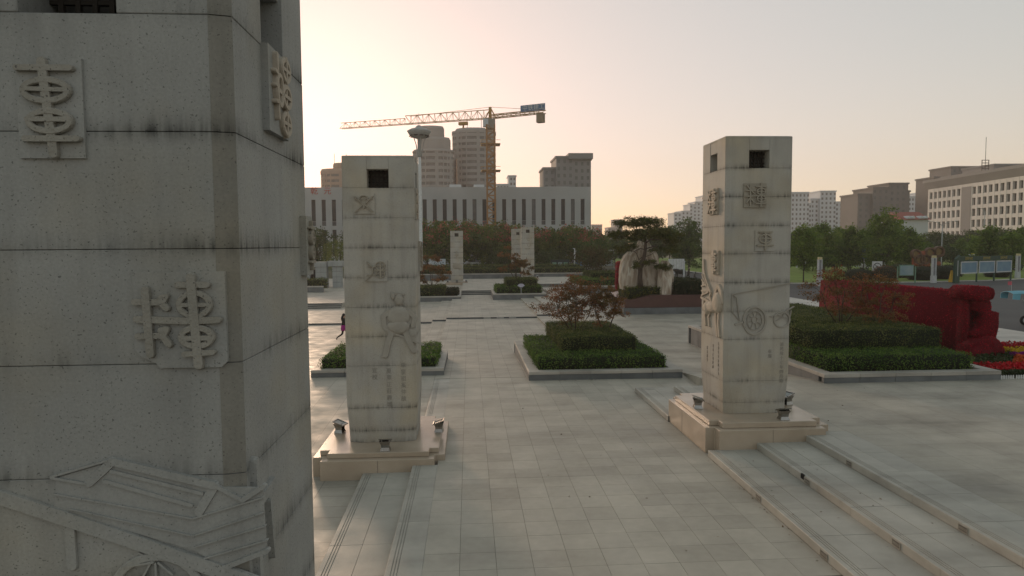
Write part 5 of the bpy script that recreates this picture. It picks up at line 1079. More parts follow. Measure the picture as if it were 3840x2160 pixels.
# ring sculpture
rs = thing('ring_sculpture','sculpture of cart-wheel rings in brown and orange metal behind the shrubs','sculpture',(0,0,0)); M_ring = mat('ring_brown',(0.17,0.095,0.062),0.6); M_rdisc = mat('ring_ochre',(0.26,0.17,0.07),0.6); M_or = mat('orange_metal',(0.33,0.095,0.045),0.6)
Yr = 106.0
for cx_,cy_,rr in ((1405,1060,40),(1543,1048,45),(1628,1038,47),(1443,1115,45),(1495,1115,42),(1572,1110,38)):
    vx, vy = (2900+cx_/2.634)/1.4907, (550+cy_/2.634)/1.4907; x, z = across(vx,Yr), height(vx,vy,Yr); r = rr/3.926/1717*Yr*1.22
    tr = MB(); rings = [[(x+(r+q)*math.cos(2*math.pi*k/24),Yr+yy,z+(r+q)*math.sin(2*math.pi*k/24)) for k in range(24)] for q,yy in ((0,-.35),(0,.35),(-r*0.25,.35),(-r*0.32,-.2),(-r*0.25,-.35),(0,-.35))]
    o = tr.loft(rings,caps=False).build('wheel_ring', M_ring, rs, smooth=False); MB().loft([[(x+r*0.62*math.cos(2*math.pi*k/20),Yr+yy,z+r*0.62*math.sin(2*math.pi*k/20)) for k in range(20)] for yy in (-.05,.2)]).build('hub', M_rdisc, o)
for cx_,cy_,rr in ((1450,1060,20),(1480,1055,24),(1590,1050,16),(1420,1160,20),(1500,1165,24),(1530,1165,20),(1630,1160,26),(1460,1180,16)):
    vx, vy = (2900+cx_/2.634)/1.4907, (550+cy_/2.634)/1.4907; x, z = across(vx,Yr), max(0.3,height(vx,vy,Yr)); r = rr/3.926/1717*Yr*1.2
    MB().lathe([(r*0.5,-.3),(r,-.15),(r,.15),(r*0.5,.3)],n=10).build('gear', M_or, rs, (x,Yr+0.1,z), (R(90),0,0))
MB().tube([(across(2300,Yr),Yr+.3,0),(across(2300,Yr),Yr+.3,3.2)],0.2,8).tube([(across(2340,Yr),Yr+.3,0),(across(2340,Yr),Yr+.3,3.4)],0.2,8).build('support', M_or, rs)
# blue direction sign, lamps
bs = thing('direction_sign','post with a stack of small blue direction plates beyond the lawn','sign',(across(2174,120),120,0)); MB().tube([(0,0,0),(0,0,4.6)],0.07,6).build('pole', M_postw, bs)
for k in range(5): MB().box(-0.55-0.1*(k%2),0.45+0.1*(k%2),-.06,.0,4.3-k*0.5,4.66-k*0.5).build('plate', mat('sign_blue',(0.035,0.085,0.22),0.5), bs, (0,-.08,0))
def arm_lamp(label, px, Y, top, arm, arms=(1,-1), grp=None):
    x = across(px,Y); H = height(px,top,Y); t = thing('street_lamp', label, 'street lamp', (x,Y,0), 0, grp)
    MB().lathe([(0.16,0),(0.14,0.5),(0.10,0.6),(0.07,H-0.8)],n=8).build('pole', M_lampc, t, smooth=True)
    for s in arms:
        MB().tube([(0,0,H-0.9),(s*arm*0.35,0,H-0.25),(s*arm,0,H)],[0.06,0.05,0.04],6).build('arm', M_lampc, t, smooth=True); MB().ell((s*(arm+0.35),0,H+0.02),(0.45,0.14,0.09),10,6).build('lamp_head', M_lampc, t, smooth=True)
    return t
M_lampc = mat('lamp_pole_grey',(0.42,0.44,0.43),0.5)
arm_lamp('slim double-armed street lamp rising above the ring sculpture', 2368,128,557,2.4)
arm_lamp('single-arm street lamp in front of the pale office windows', 2473,150,524,1.2,(-1,))
arm_lamp('single-arm street lamp above the tallest lawn tree', 2205,170,536,5.0,(1,))
for i,vx in enumerate((2005,2025,2045,2096,2124,2154,2187,2226)):
    Yp = 141.0; t = MB().box(-.13,.13,-.13,.13,0,1.35).loft([[(-.16,-.16,1.35),(.16,-.16,1.35),(.16,.16,1.35),(-.16,.16,1.35)],[(-.1,-.1,1.48),(.1,-.1,1.48),(.1,.1,1.48),(-.1,.1,1.48)]]).build('white_post', mat('sign_white',(0.62,0.62,0.63),0.5), None, (across(vx,Yp),Yp,0.05)); t.scale = (1,1,1.05); tag(t,'white stone post along the back edge of the lawn','post','row of white posts behind the lawn')
# ------------------------------------------------------------------ vehicles
M_tyre = mat('tyre',(0.015,0.015,0.015),0.85); M_carglass = mat('car_glass',(0.02,0.024,0.028),0.1,spec=0.6); M_cwhite = mat('car_white',(0.62,0.63,0.64),0.3,spec=0.5)
def vehicle(name, label, cat, loc, rz, prof, W, body_m, wins, wheels, wr=0.33, extras=()):
    """prof: side outline (x,z); wins: window quads on the side; wheels: x positions"""
    t = thing(name, label, cat, loc, rz)
    MB().prism(prof,-W/2,W/2,lambda a,b,h:(a,h,b)).build('body', body_m, t, bevel=0.05, seg=2)
    for q in wins:
        for sd in (-1,1): MB().prism(q,0,0.02,lambda a,b,h,sd=sd:(a,sd*(W/2+0.003+h),b)).build('window', M_carglass, t)
    for x in wheels:
        for sd in (-1,1):
            w = MB().lathe([(wr*0.55,-.11),(wr*0.95,-.11),(wr,-.06),(wr,.06),(wr*0.95,.11),(wr*0.55,.11)],n=18).build('wheel', M_tyre, t, (x,sd*(W/2-0.08),wr), (R(90),0,0)); MB().lathe([(0.05,-.115),(wr*0.55,-.115),(wr*0.55,.115),(0.05,.115)],n=14).build('rim', M_lampc, w)
    for nm,b,m in extras: MB().box(*b).build(nm,m,t)
    return t
van = vehicle('parked_van','white boxy van parked under the trees behind the far hedge','van',(across(1206,128),128,0.15),R(28),[(-2.2,0.35),(2.1,0.35),(2.2,0.9),(1.75,1.15),(1.2,1.95),(-2.1,2.05),(-2.25,1.8)],1.8,M_cwhite,[[(-1.9,1.15),(-0.7,1.15),(-0.7,1.75),(-1.9,1.75)],[(-0.5,1.15),(0.5,1.15),(0.5,1.75),(-0.5,1.75)],[(0.65,1.15),(1.5,1.15),(1.1,1.75),(0.65,1.75)]],(-1.4,1.4),0.36,(('rear_window',(-2.27,-2.2,-.65,.65,1.2,1.8),M_carglass),('roof_rack',(-1.9,0.8,-.8,.8,2.08,2.16),M_black)))
vehicle('cargo_tricycle','yellow and white cargo tricycle parked beside the white van','tricycle',(across(1192,121),121,0.12),R(10),[(-1.2,0.4),(0.3,0.4),(0.3,1.45),(-1.2,1.45)],1.1,M_cwhite,[],(-0.7,),0.3,(('canopy',(-1.3,0.6,-.6,.6,1.6,1.68),mat('canopy_yellow',(0.40,0.36,0.08),0.6)),('seat',(0.5,1.0,-.25,.25,0.6,0.75),M_black),('front_fork',(1.1,1.18,-.05,.05,0.3,1.1),M_black)))
vehicle('parked_car','pale parked car half hidden behind the lawn trees','car',(across(2190,132),132,0.05),R(5),[(-2.1,0.3),(2.1,0.3),(2.15,0.7),(1.2,0.9),(0.6,1.4),(-1.0,1.42),(-1.9,0.95),(-2.15,0.8)],1.75,M_cwhite,[[(-1.1,0.95),(-0.1,0.95),(-0.1,1.33),(-0.85,1.33)],[(0.0,0.95),(1.0,0.95),(0.5,1.33),(0.0,1.33)]],(-1.3,1.3),0.32)
vehicle('city_bus','dark green city bus with a bright yellow roof behind the notice board','bus',(across(2503,118),118,0.05),R(12),[(-5.2,0.35),(5.2,0.35),(5.25,2.75),(-5.2,2.75)],2.5,mat('bus_green',(0.03,0.08,0.05),0.5),[[(-5.0+i*1.45,1.3),(-3.7+i*1.45,1.3),(-3.7+i*1.45,2.4),(-5.0+i*1.45,2.4)] for i in range(7)],(-3.4,3.2),0.48,(('roof',(-4.2,4.0,-1.2,1.2,2.76,3.15),mat('bus_yellow',(0.62,0.58,0.05),0.5)),('roof_unit',(-5.1,-4.3,-1.1,1.1,2.76,3.0),M_cwhite)))
# motorbike by the road and the scooter with a rider at the road's near side
def scooter(label, loc, rz, col, s=1.0):
    t = thing('scooter', label, 'scooter', loc, rz); t.scale = (s,s,s)
    for x in (-0.62,0.62):
        w = MB().lathe([(0.14,-.05),(0.24,-.06),(0.26,-.03),(0.26,.03),(0.24,.06),(0.14,.05)],n=18).build('wheel', M_tyre, t, (x,0,0.26), (R(90),0,0)); MB().lathe([(0.03,-.06),(0.14,-.05),(0.14,.05),(0.03,.06)],n=12).build('rim', M_lampc, w)
    MB().prism([(-0.75,0.42),(-0.1,0.32),(0.25,0.30),(0.42,0.45),(0.55,0.92),(0.42,0.95),(0.22,0.45),(-0.05,0.42),(-0.15,0.68),(-0.80,0.72)],-.15,.15,lambda a,b,h:(a,h,b)).build('body', col, t, bevel=0.03)
    MB().box(-0.75,-0.12,-.14,.14,0.73,0.83).build('seat', M_black, t, bevel=0.03); MB().tube([(0.62,0,0.26),(0.52,0,0.6),(0.42,0,1.05)],0.03,6).build('fork', M_lampc, t); MB().tube([(0.36,-.32,1.08),(0.44,0,1.04),(0.36,.32,1.08)],0.02,6).build('handlebar', M_black, t); MB().ell((0.56,0,0.88),(0.07,0.1,0.08),8,6).build('headlight', M_glass, t)
    return t
scooter('dark parked motor scooter at the roadside left of the boulder', (across(1524,112),112,0.0), R(170), mat('scooter_dark',(0.03,0.03,0.035),0.4))
sx_, sy_ = 34.35, 40.0
scooter('delivery scooter under a light blue sun canopy on the road', (sx_+0.75,sy_,0.09), R(172), mat('scooter_grey',(0.10,0.10,0.11),0.4), 1.15)
person('person','rider in dark clothes sitting on the delivery scooter',(sx_+1.2,sy_,0.16),R(172),dict(pelvis=(0,0,.86),waist=(0,0,1.0),hipL=(.06,.09,.84),kneeL=(.46,.14,.80),ankL=(.44,.14,.40),toeL=(.58,.14,.36),hipR=(.06,-.09,.84),kneeR=(.46,-.14,.80),ankR=(.44,-.14,.40),toeR=(.58,-.14,.36),elL=(.18,.24,1.12),wrL=(.44,.28,1.14),elR=(.18,-.24,1.12),wrR=(.44,-.28,1.14)),[M_skin,mat('navy_cloth',(0.02,0.025,0.07),0.9),M_blk,M_shoe],1.66,bronze_hair)
cp = thing('sun_canopy','light blue sun canopy with a small pink flag fixed over the scooter','canopy',(sx_,sy_,0.09),R(172))
M_canb = mat('canopy_blue',(0.10,0.30,0.40),0.6,(0.16,0.40,0.50),2)
MB().loft([[(x,y*0.62,2.0+0.16*math.cos(y*1.4)-0.05*(x-0.3)**2) for y in (-1,-.5,0,.5,1)]+[(x,y*0.62,1.97+0.16*math.cos(y*1.4)-0.05*(x-0.3)**2) for y in (1,.5,0,-.5,-1)] for x in (-0.9,-0.2,0.5,1.15)]).build('sheet', M_canb, cp)
MB().prism([(1.16,1.95),(1.18,1.66),(0.75,1.62),(0.7,1.98)],-.6,-.58,lambda a,b,h:(a,h,b)).prism([(1.16,1.95),(1.18,1.66),(0.75,1.62),(0.7,1.98)],.58,.6,lambda a,b,h:(a,h,b)).build('side_flap', M_canb, cp); MB().tube([(-0.25,0,1.0),(0.2,0,1.6),(0.3,0,2.1)],0.02,5).tube([(-1.1,0,0.8),(-0.8,0,2.0)],0.02,5).build('strut', M_lampc, cp)
MB().tube([(0.9,0,2.05),(0.9,0,2.75)],0.012,5).build('flag_pole', M_lampc, cp); MB().box(0.88,1.12,-.008,.008,2.5,2.72).build('flag', mat('flag_pink',(0.55,0.12,0.15),0.7), cp)
# ------------------------------------------------------------------ things along the far hedge and the left
ib = thing('information_board','dark information board with three pale green panels beside the camera pole','information board',(across(1409,112),112,0.3))
MB().box(-1.5,1.5,-.1,.1,0.2,2.55).build('frame', mat('dark_teal',(0.02,0.035,0.035),0.5), ib)
for i,x in enumerate((-0.95,0.02,0.95)): MB().box(x-.34,x+.34,-.13,-.105,0.5,2.1).build('panel', mat('poster_green%d'%(i%2),((0.20,0.36,0.28),(0.30,0.38,0.38))[i%2],0.4,None,2.0), ib)
cp_ = thing('camera_pole','white surveillance camera pole behind the far hedge','camera pole',(across(1446,112),112,0.2)); MB().tube([(0,0,0),(0,0,4.5)],0.07,8).build('pole', M_cwhite, cp_); MB().box(-.14,.14,-.12,.12,3.2,3.9).build('cabinet', M_cwhite, cp_); MB().tube([(0,0,4.4),(-.3,-.1,4.5)],0.06,6).build('camera', M_cwhite, cp_); MB().tube([(0,0,4.0),(.25,-.1,4.05)],0.06,6).build('camera', M_cwhite, cp_)
fsn = thing('fan_sign','small white fan-shaped sign on a short stick in front of the dark hedge','sign',(across(1311,69.0),69.0,0.36)); MB().tube([(0,0,0),(0,0,0.62)],0.025,6).build('stick', M_cwhite, fsn)
MB().prism([(0.10*math.cos(R(a)),0.58+0.10*math.sin(R(a))) for a in (30,90,150)]+[(0.46*math.cos(R(a)),0.56+0.46*math.sin(R(a))) for a in (145,125,108,90,72,55,35)],-.015,.015,lambda a,b,h:(a,h,b)).build('fan', mat('sign_lilac',(0.52,0.50,0.62),0.6), fsn)
hb = thing('hoarding','white site hoarding with dark hexagon prints and a striped yellow-black foot','hoarding',(across(1101,122),122,0.2)); MB().box(-1.45,1.45,-.06,.06,0.6,2.75).build('panel', mat('hoarding_white',(0.52,0.58,0.64),0.5), hb)
for i,(x,z,r) in enumerate(((0.35,2.3,.13),(0.75,2.45,.13),(0.55,2.0,.14),(1.0,2.1,.13),(0.8,1.75,.15),(1.15,1.7,.14),(-0.2,1.9,.06),(-0.5,1.9,.06),(-0.8,1.9,.06))): MB().prism([(x+r*math.cos(R(60*k)),z+r*math.sin(R(60*k))) for k in range(6)],.061,.075,lambda a,b,h:(a,-h,b)).build('hexagon_print', mat('print_teal',(0.10,0.17,0.19),0.5), hb)
for k in range(12): MB().prism([(-1.45+k*.24,0.2),(-1.21+k*.24,0.2),(-1.11+k*.24,0.6),(-1.35+k*.24,0.6)],-.06,.06,lambda a,b,h:(a,h,b)).build('stripe', M_black if k%2 else mat('stripe_yellow',(0.45,0.33,0.05),0.6), hb)
bsh = thing('white_shelter','long white flat-roofed roadside shelter seen under the trees','shelter',(across(1500,150),150,0.0)); MB().box(-5.5,4.5,-1.2,1.2,3.9,4.1).build('roof', M_cwhite, bsh)
for x in (-5,-2,1,4): MB().box(x-.06,x+.06,-.06,.06,0,3.9).build('post', M_lampc, bsh)
for i,x in enumerate((-4.6,-2.4,-0.2,2.0)): MB().box(x,x+1.9,0.9,0.95,0.6,2.6).build('panel', mat('panel_blue%d'%(i%2),((0.10,0.22,0.40),(0.45,0.50,0.55))[i%2],0.5), bsh)
rc = thing('red_pillar_ornament','narrow red plant-clad ornament peeping out left of the boulder','ornament',(across(1559,62),62,0.2))
prism_shell('body', [(-0.28,0.0),(0.12,0.0),(0.28,1.6),(0.30,3.4),(0.05,3.55),(-0.28,3.4),(-0.34,1.6)], -0.4, 0.4, front, 2200, 0.10, M_redt, rc, M_redi)
gt = thing('barrier_gate','pale louvred gate panel with a white rail by the roadside','gate',(across(1702,108),108,0.0))
for i in range(6): MB().box(-1.3+i*0.44,-0.92+i*0.44,-.05,.05,1.2,2.9).build('louvre_panel', M_cwhite, gt)
for z in (0.55,0.95): MB().box(-2.6,1.0,-.9,-.84,z,z+.14).build('rail', M_cwhite, gt)
for x in (-2.5,-0.8,0.9): MB().box(x,x+.12,-.92,-.82,0,1.2).build('rail_post', M_cwhite, gt)
wl = tag(MB().box(-.11,.11,-.11,.11,0,2.6).box(-.16,.16,-.16,.16,2.6,2.75).build('stone_post', M_postw, None, (across(1721,100),100,0.0)),'slim pale stone post behind the bronze ox','post')
js = thing('juniper_bush','sprawling low juniper behind the dark hedge right of the boulder','shrub',(across(1700,84),84,0.0)); obj('foliage', leaf_mesh('foliage', blob_points([((-1.0,0,0.9),(1.2,.8,.35)),((0.2,0,0.55),(1.2,.8,.35)),((0.9,0,0.4),(0.8,.6,.3)),((-1.6,0,2.2),(1.4,.8,.5))],2600,0.2,0.2), 0.2, M_darkt, None, None, 0.3), None, js); MB().tube([(0,0,0),(-.5,0,.6),(-1.6,0,2.0)],[.1,.08,.05],6).build('stem', M_bark, js)
# tiled stone gateway at the left
M_gt = mat('gateway_tile',(0.36,0.375,0.37),0.7,(0.28,0.295,0.295),0.8,0.2,30,coord='World'); gw = thing('stone_gateway','pale gateway clad in square stone tiles beside the willow','gateway',(across(842,88),88,0.0))
GX = lambda zx: across((1150+zx/3.963)/1.4907,88)-across(842,88)
GZ = lambda zy: height(830,(880+zy/3.963)/1.4907,88)
def tiled(x0,x1,z0,z1,y0,dep,sz=0.62):
    MB().box(x0+.02,x1-.02,y0+.05,y0+dep,z0,z1-.02).build('backing', M_mortar, gw); nx_ = max(1,round((x1-x0)/sz)); nz_ = max(1,round((z1-z0)/sz)); a, b = (x1-x0)/nx_, (z1-z0)/nz_
    me = MB().box(.012,a-.012,0,.06,.012,b-.012).mesh('tile'); me.materials.append(M_gt); ny_ = max(1,round(dep/sz)); c = dep/ny_; ms_ = MB().box(0,.06,.012,c-.012,.012,b-.012).mesh('tile'); ms_.materials.append(M_gt)
    for i in range(nx_):
        for j in range(nz_): obj('tile', me, None, gw, (x0+i*a,y0,z0+j*b))
    for i in range(ny_):
        for j in range(nz_): obj('tile', ms_, None, gw, (x1-.035,y0+.061+i*c,z0+j*b))
    MB().box(x0,x1,y0,y0+dep,z1-.02,z1+.03).build('cap_slab', M_gt, gw)
tiled(GX(130),GX(292),0.0,GZ(480),0.0,1.2); tiled(GX(368),GX(495),0.0,GZ(470),0.6,1.2); tiled(GX(65),GX(292),GZ(480),GZ(408),-0.1,2.0); tiled(GX(300),GX(520),GZ(475),GZ(398),0.4,2.0); tiled(GX(-25),GX(40),0.0,GZ(575),0.2,1.0)
MB().box(GX(40),GX(128),0.9,1.0,0.0,GZ(520)).build('dark_panel', M_black, gw)

# ------------------------------------------------------------------ fallen leaves and grit on the paving
P = []
for k in range(16): P.append((rnd.uniform(-1.2,5.6), 10.5+15*rnd.random()**1.3, 0.012))
for k in range(12): P.append((rnd.uniform(5.95,7.0), rnd.uniform(9.5,16), 0.172))
for k in range(12): P.append((rnd.uniform(7.2,8.3), rnd.uniform(9.5,16), 0.332))
for k in range(14): P.append((rnd.uniform(9,18), rnd.uniform(12,21.5), 0.492))
for k in range(24): x = rnd.uniform(5.70,5.83); P.append((x, 9.5+6.5*rnd.random(), 0.010))
for k in range(14): P.append((rnd.uniform(3.0,5.8), rnd.uniform(26.0,26.15), 0.012))
lv = obj('fallen_leaves', leaf_mesh('fallen_leaves', np.array(P), 0.055, leaf_mat('dead_leaves',(0.045,0.03,0.018),(0.09,0.055,0.03),(0.15,0.09,0.04),2.0), np.tile([0,0,3.0],(len(P),1))), None); struct(lv,'stuff')
# ------------------------------------------------------------------ far buildings, crane, haze
M_conc = mat('facade_concrete', (0.40,0.41,0.415), 0.8, (0.33,0.34,0.345), 0.15, coord='World')
M_win = mat('window_dark', (0.018,0.020,0.022), 0.45, (0.035,0.036,0.038), 0.4, spec=0.25, coord='World')
M_win2 = mat('window_grey', (0.06,0.066,0.07), 0.35, (0.12,0.125,0.13), 0.5, spec=0.35, coord='World')
M_white = mat('white_render', (0.55,0.58,0.61), 0.8, (0.48,0.51,0.54), 0.1, coord='World')
M_beige = mat('beige_render', (0.27,0.27,0.265), 0.85, (0.22,0.22,0.215), 0.1, coord='World')
M_brown = mat('brown_render', (0.165,0.158,0.155), 0.85, (0.135,0.13,0.127), 0.1, coord='World')
M_grey = mat('grey_render', (0.21,0.213,0.218), 0.85, (0.17,0.173,0.178), 0.1, coord='World')
# ---- long office block with tall window slots
Y = 200.0; x0 = across(690,Y); x1 = across(1486,Y); zt = height(1200,472,Y)
b = thing('office_block','long pale grey office block with rows of tall narrow window slots','building',((x0+x1)/2,Y,0)); cx = (x0+x1)/2
MB().box(x0-cx,x1-cx,0.9,26,0,zt-0.3).build('wall', M_conc, b)
zs = [height(1250,y,Y) for y in (502,567,576,640)]
MB().box(x0-cx,x1-cx,0.0,0.9,zs[0],zt).build('parapet', M_conc, b); MB().box(x0-cx,x1-cx,0.05,0.9,zs[2],zs[1]).build('spandrel', M_conc, b); MB().box(x0-cx,x1-cx,0.05,0.9,0,zs[3]).build('base_course', M_conc, b)
pitch = 24.5/1717*Y*1.01; n = int((x1-x0)/pitch); pier = MB().box(-pitch*0.30,pitch*0.30,0.0,0.9,0,zs[0]-zs[3]).mesh('pier'); pier.materials.append(M_conc)
w1 = MB().box(-pitch*0.2,pitch*0.2,0,0.05,0,zs[0]-zs[1]).mesh('window'); w2 = MB().box(-pitch*0.2,pitch*0.2,0,0.05,0,zs[2]-zs[3]).mesh('window')
w1.materials.append(M_win); w2.materials.append(M_win)
w1b = w1.copy(); w1b.materials[0] = M_win2; w2b = w2.copy(); w2b.materials[0] = M_win2
fr = MB().box(-pitch*0.2,pitch*0.2,-0.06,-0.02,0.0,0.10)
for k in range(5): fr.box(-pitch*0.2+k*pitch*0.1-.02,-pitch*0.2+k*pitch*0.1+.02,-0.06,-0.02,0,1.3)
fr.box(-pitch*0.2,pitch*0.2,-0.06,-0.02,1.25,1.35); rail = fr.mesh('balcony_rail'); rail.materials.append(M_conc)
for i in range(n+1):
    xx = x1-cx-pitch*(i+0.32)
    obj('pier', pier, None, b, (xx,0.0,zs[3])); wx = xx-pitch*0.5
    alt = rnd.random() < 0.28
    w = obj('window', w1b if alt else w1, None, b, (wx,0.55,zs[1])); obj('balcony_rail', rail, None, w)
    w = obj('window', w2b if alt else w2, None, b, (wx,0.55,zs[3])); obj('balcony_rail', rail, None, w, (0,0,2.2))
for px0,px1,py in ((1132,1162,461),(1195,1222,461),(1380,1440,467)):
    MB().box(across(px0,Y)-cx,across(px1,Y)-cx,6,14,zt-0.3,height(1250,py,Y)).build('roof_hut', M_white, b)
text_mesh('乾', 2.2, 0.05, mat('sign_red',(0.45,0.06,0.05),0.5), 'sign_character', b, (across(796,Y)-cx,-0.06,(zs[0]+zt)/2+0.6), (R(90),0,0))
text_mesh('元', 2.2, 0.05, mat('sign_red',(0.45,0.06,0.05),0.5), 'sign_character', b, (across(829,Y)-cx,-0.06,(zs[0]+zt)/2+0.6), (R(90),0,0))

# ---- round residential towers
def round_tower(label, px0, px1, top, Y, m, floors=None, lobes=3, crown=True, ztop2=None):
    xa, xb = across(px0,Y), across(px1,Y); r = (xb-xa)/2; cx = (xa+xb)/2; H = height((px0+px1)/2,top,Y)
    root = thing('round_tower', label, 'tower', (cx,Y+r,0)); fh = 3.0; nf = int(H/fh)
    def ring(s, z): return [(r*s*math.copysign(abs(math.cos(a))**0.62,math.cos(a)), r*s*0.85*math.copysign(abs(math.sin(a))**0.62,math.sin(a))*(1+0.07*math.cos(4*a)), z) for a in (2*math.pi*(k+0.5)/48 for k in range(48))]
    sp = MB().loft([ring(1.0,0),ring(1.0,1.55)]).mesh('floor_band'); sp.materials.append(m)
    gl = MB().loft([ring(0.955,0),ring(0.955,1.46)]).mesh('window_band'); gl.materials.append(M_win2)
    mu = MB()
    for k in range(0,48,2):
        q3 = ring(0.972,0)[k]; a = math.atan2(q3[1],q3[0]); rr = math.hypot(q3[0],q3[1]); wdt = 0.5 if k%6 else 1.6
        mu.prism([(rr-0.35,-wdt/2),(rr+0.22,-wdt/2),(rr+0.22,wdt/2),(rr-0.35,wdt/2)],0,1.45,lambda p,q,h,a=a:(p*math.cos(a)-q*math.sin(a),p*math.sin(a)+q*math.cos(a),h))
    mm = mu.mesh('pier_ring'); mm.materials.append(m)
    for i in range(int(14/fh), nf):
        obj('floor_band', sp, None, root, (0,0,i*fh)); w = obj('window_band', gl, None, root, (0,0,i*fh+1.55)); struct(obj('pier_ring', mm, None, w),'stuff')
    MB().loft([ring(0.99,0),ring(0.99,14.9)]).build('lower_wall', m, root)
    MB().loft([ring(1.02,nf*fh),ring(1.02,H-1.2),ring(0.95,H)]).build('roof_ring', m, root)
    if ztop2:
        for (fx,fr_,zz) in ztop2: MB().loft([[(fx*r+x*fr_,y*fr_,z) for x,y,_ in ring(1,0)] for z in (H-0.5,H+zz-1.0)]+[[(fx*r+x*fr_*0.93,y*fr_*0.93,H+zz) for x,y,_ in ring(1,0)]]).build('roof_drum', m, root)
    for ax in (-0.3,0.35): MB().tube([(ax*r,0,H),(ax*r,0,H+9)],0.12,4).build('mast', M_grey, root)
    return root
round_tower('wide round tower with stacked window bands and a higher roof drum, behind the flying-saucer lamp', 1040,1146,376,330,M_beige,ztop2=[(0.1,0.72,6.0),(-0.1,0.62,11.5)])
tb = round_tower('round tower with stacked window bands directly behind the crane mast', 1141,1252,330,345,M_beige,ztop2=[(0.0,0.88,1.5)])
round_tower('low brown round tower catching the sunset beside the left big pillar', 806,900,425,380,mat('rust_render',(0.34,0.25,0.19),0.85),ztop2=[(0.25,0.6,3.5)])

gx, gy = across(1149.5,340.0)-tb.location.x, 340.0-tb.location.y
MB().box(-0.15,0.15,-4.5,4.5,31.5,47.5).build('glint_reflector', mat('glint_bronze',(0.25,0.15,0.08),0.12,(0.20,0.12,0.07),1.0,spec=0.9,metal=0.6), tb, (gx,gy,0), (0,0,math.atan2(0.15,0.988)))  # added reflector, turned so that the sun glints off it toward the camera
# ---- slab towers
def slab_tower(label, px0, px1, top, Y, m, depth=16, steps=((0,1,0),), cols=6, fh=3.0, z0=0.0, wm=None, rz=0.0, bays=True, ww=0.42, wh=1.5, cat='building', name='apartment_tower'):
    """steps: (fraction from, to, extra height) stepped roofline; windows on the front as parts"""
    xa, xb = across(px0,Y), across(px1,Y); cx = (xa+xb)/2; hw = (xb-xa)/2; H = height((px0+px1)/2,top,Y)
    root = thing(name, label, cat, (cx,Y,0), rz)
    for f0,f1,dh in steps:
        a, bb = -hw+2*hw*f0, -hw+2*hw*f1; dy = 0.0 if dh >= 0 else 2.0
        MB().box(a,bb,dy,depth,z0,H+dh-0.8).build('wall', m, root); MB().box(a-0.4,bb+0.4,dy-0.4,depth+.4,H+dh-0.8,H+dh).build('cornice', m, root)
    cw = 2*hw/cols; win = MB().box(-cw*ww,cw*ww,-0.03,0.35,0,wh).mesh('window'); win.materials.append(wm or M_win2)
    zb = max(z0+0.8, H-fh*16)
    for i in range(cols):
        f = (i+0.5)/cols; dh = 0
        for f0,f1,d in steps:
            if f0 <= f <= f1: dh = d
        dy = 0.0 if dh >= 0 else 2.0
        z = H+dh-fh
        while z > zb:
            obj('window', win, None, root, (-hw+cw*(i+0.5),dy-0.02,z)); z -= fh
    return root
slab_tower('brown-grey apartment tower with a jutting roof slab, right end of the office block', 1370,1487,404,290,M_grey,18,((0,0.26,-3),(0.26,0.62,1.5),(0.62,1.0,0.5)),8,ww=0.22)
MB().box(-5.2,5.2,-1.8,8,0,2.4).build('roof_slab', M_grey, bpy.data.objects['apartment_tower'], (across(1460,290)-across(1428.5,290),0,height(1428,404,290)+0.1))
slab_tower('small white apartment block left of the jutting-roof tower', 1252,1300,455,420,M_white,14,((0,0.6,-2),(0.6,1.0,3.0)),6,ww=0.3)
slab_tower('distant hazy tower block left of the pine', 1489,1515,565,760,M_grey,20,((0,1,0),),4)
slab_tower('distant hazy twin-stepped tower block behind the pine', 1530,1566,572,780,M_grey,20,((0,0.45,0),(0.45,1,9)),5)
slab_tower('pale stepped apartment towers rising toward the horse relief pillar', 1695,1790,535,560,M_white,18,((0,0.2,0),(0.2,0.42,1.5),(0.42,0.55,7),(0.55,0.75,9),(0.75,1,14)),10,ww=0.22)
slab_tower('pale blue-white pair of apartment blocks just right of the horse relief pillar', 1978,2044,484,430,M_white,18,((0,0.8,0.0),(0.8,1,-7)),7,ww=0.22)
slab_tower('pale blue-white apartment block with a lower side wing beyond the lawn', 2040,2122,492,440,M_white,18,((0,0.25,-2),(0.25,0.72,3.0),(0.72,1,-4)),8,ww=0.22)
slab_tower('dark brown apartment block with stepped roof above the tall lawn trees', 2160,2290,472,330,M_brown,18,((0,0.25,-3.0),(0.25,0.55,0.0),(0.55,0.92,2.2),(0.92,1,-1.5)),9,ww=0.2)
slab_tower('white apartment block between the brown block and the long office', 2286,2345,490,430,M_white,16,((0,0.5,-1.0),(0.5,1,1.5)),8,ww=0.24)
slab_tower('dark stepped block behind the long office roof', 2350,2450,440,330,M_brown,16,((0,0.35,-1),(0.35,1,4)),8,ww=0.2)
slab_tower('grey-green set-back upper floors above the long office', 2436,2620,425,300,M_grey,20,((0,0.3,-2.0),(0.3,1,2.0)),4,fh=4.2,ww=0.46,wh=0.7,wm=M_grey)
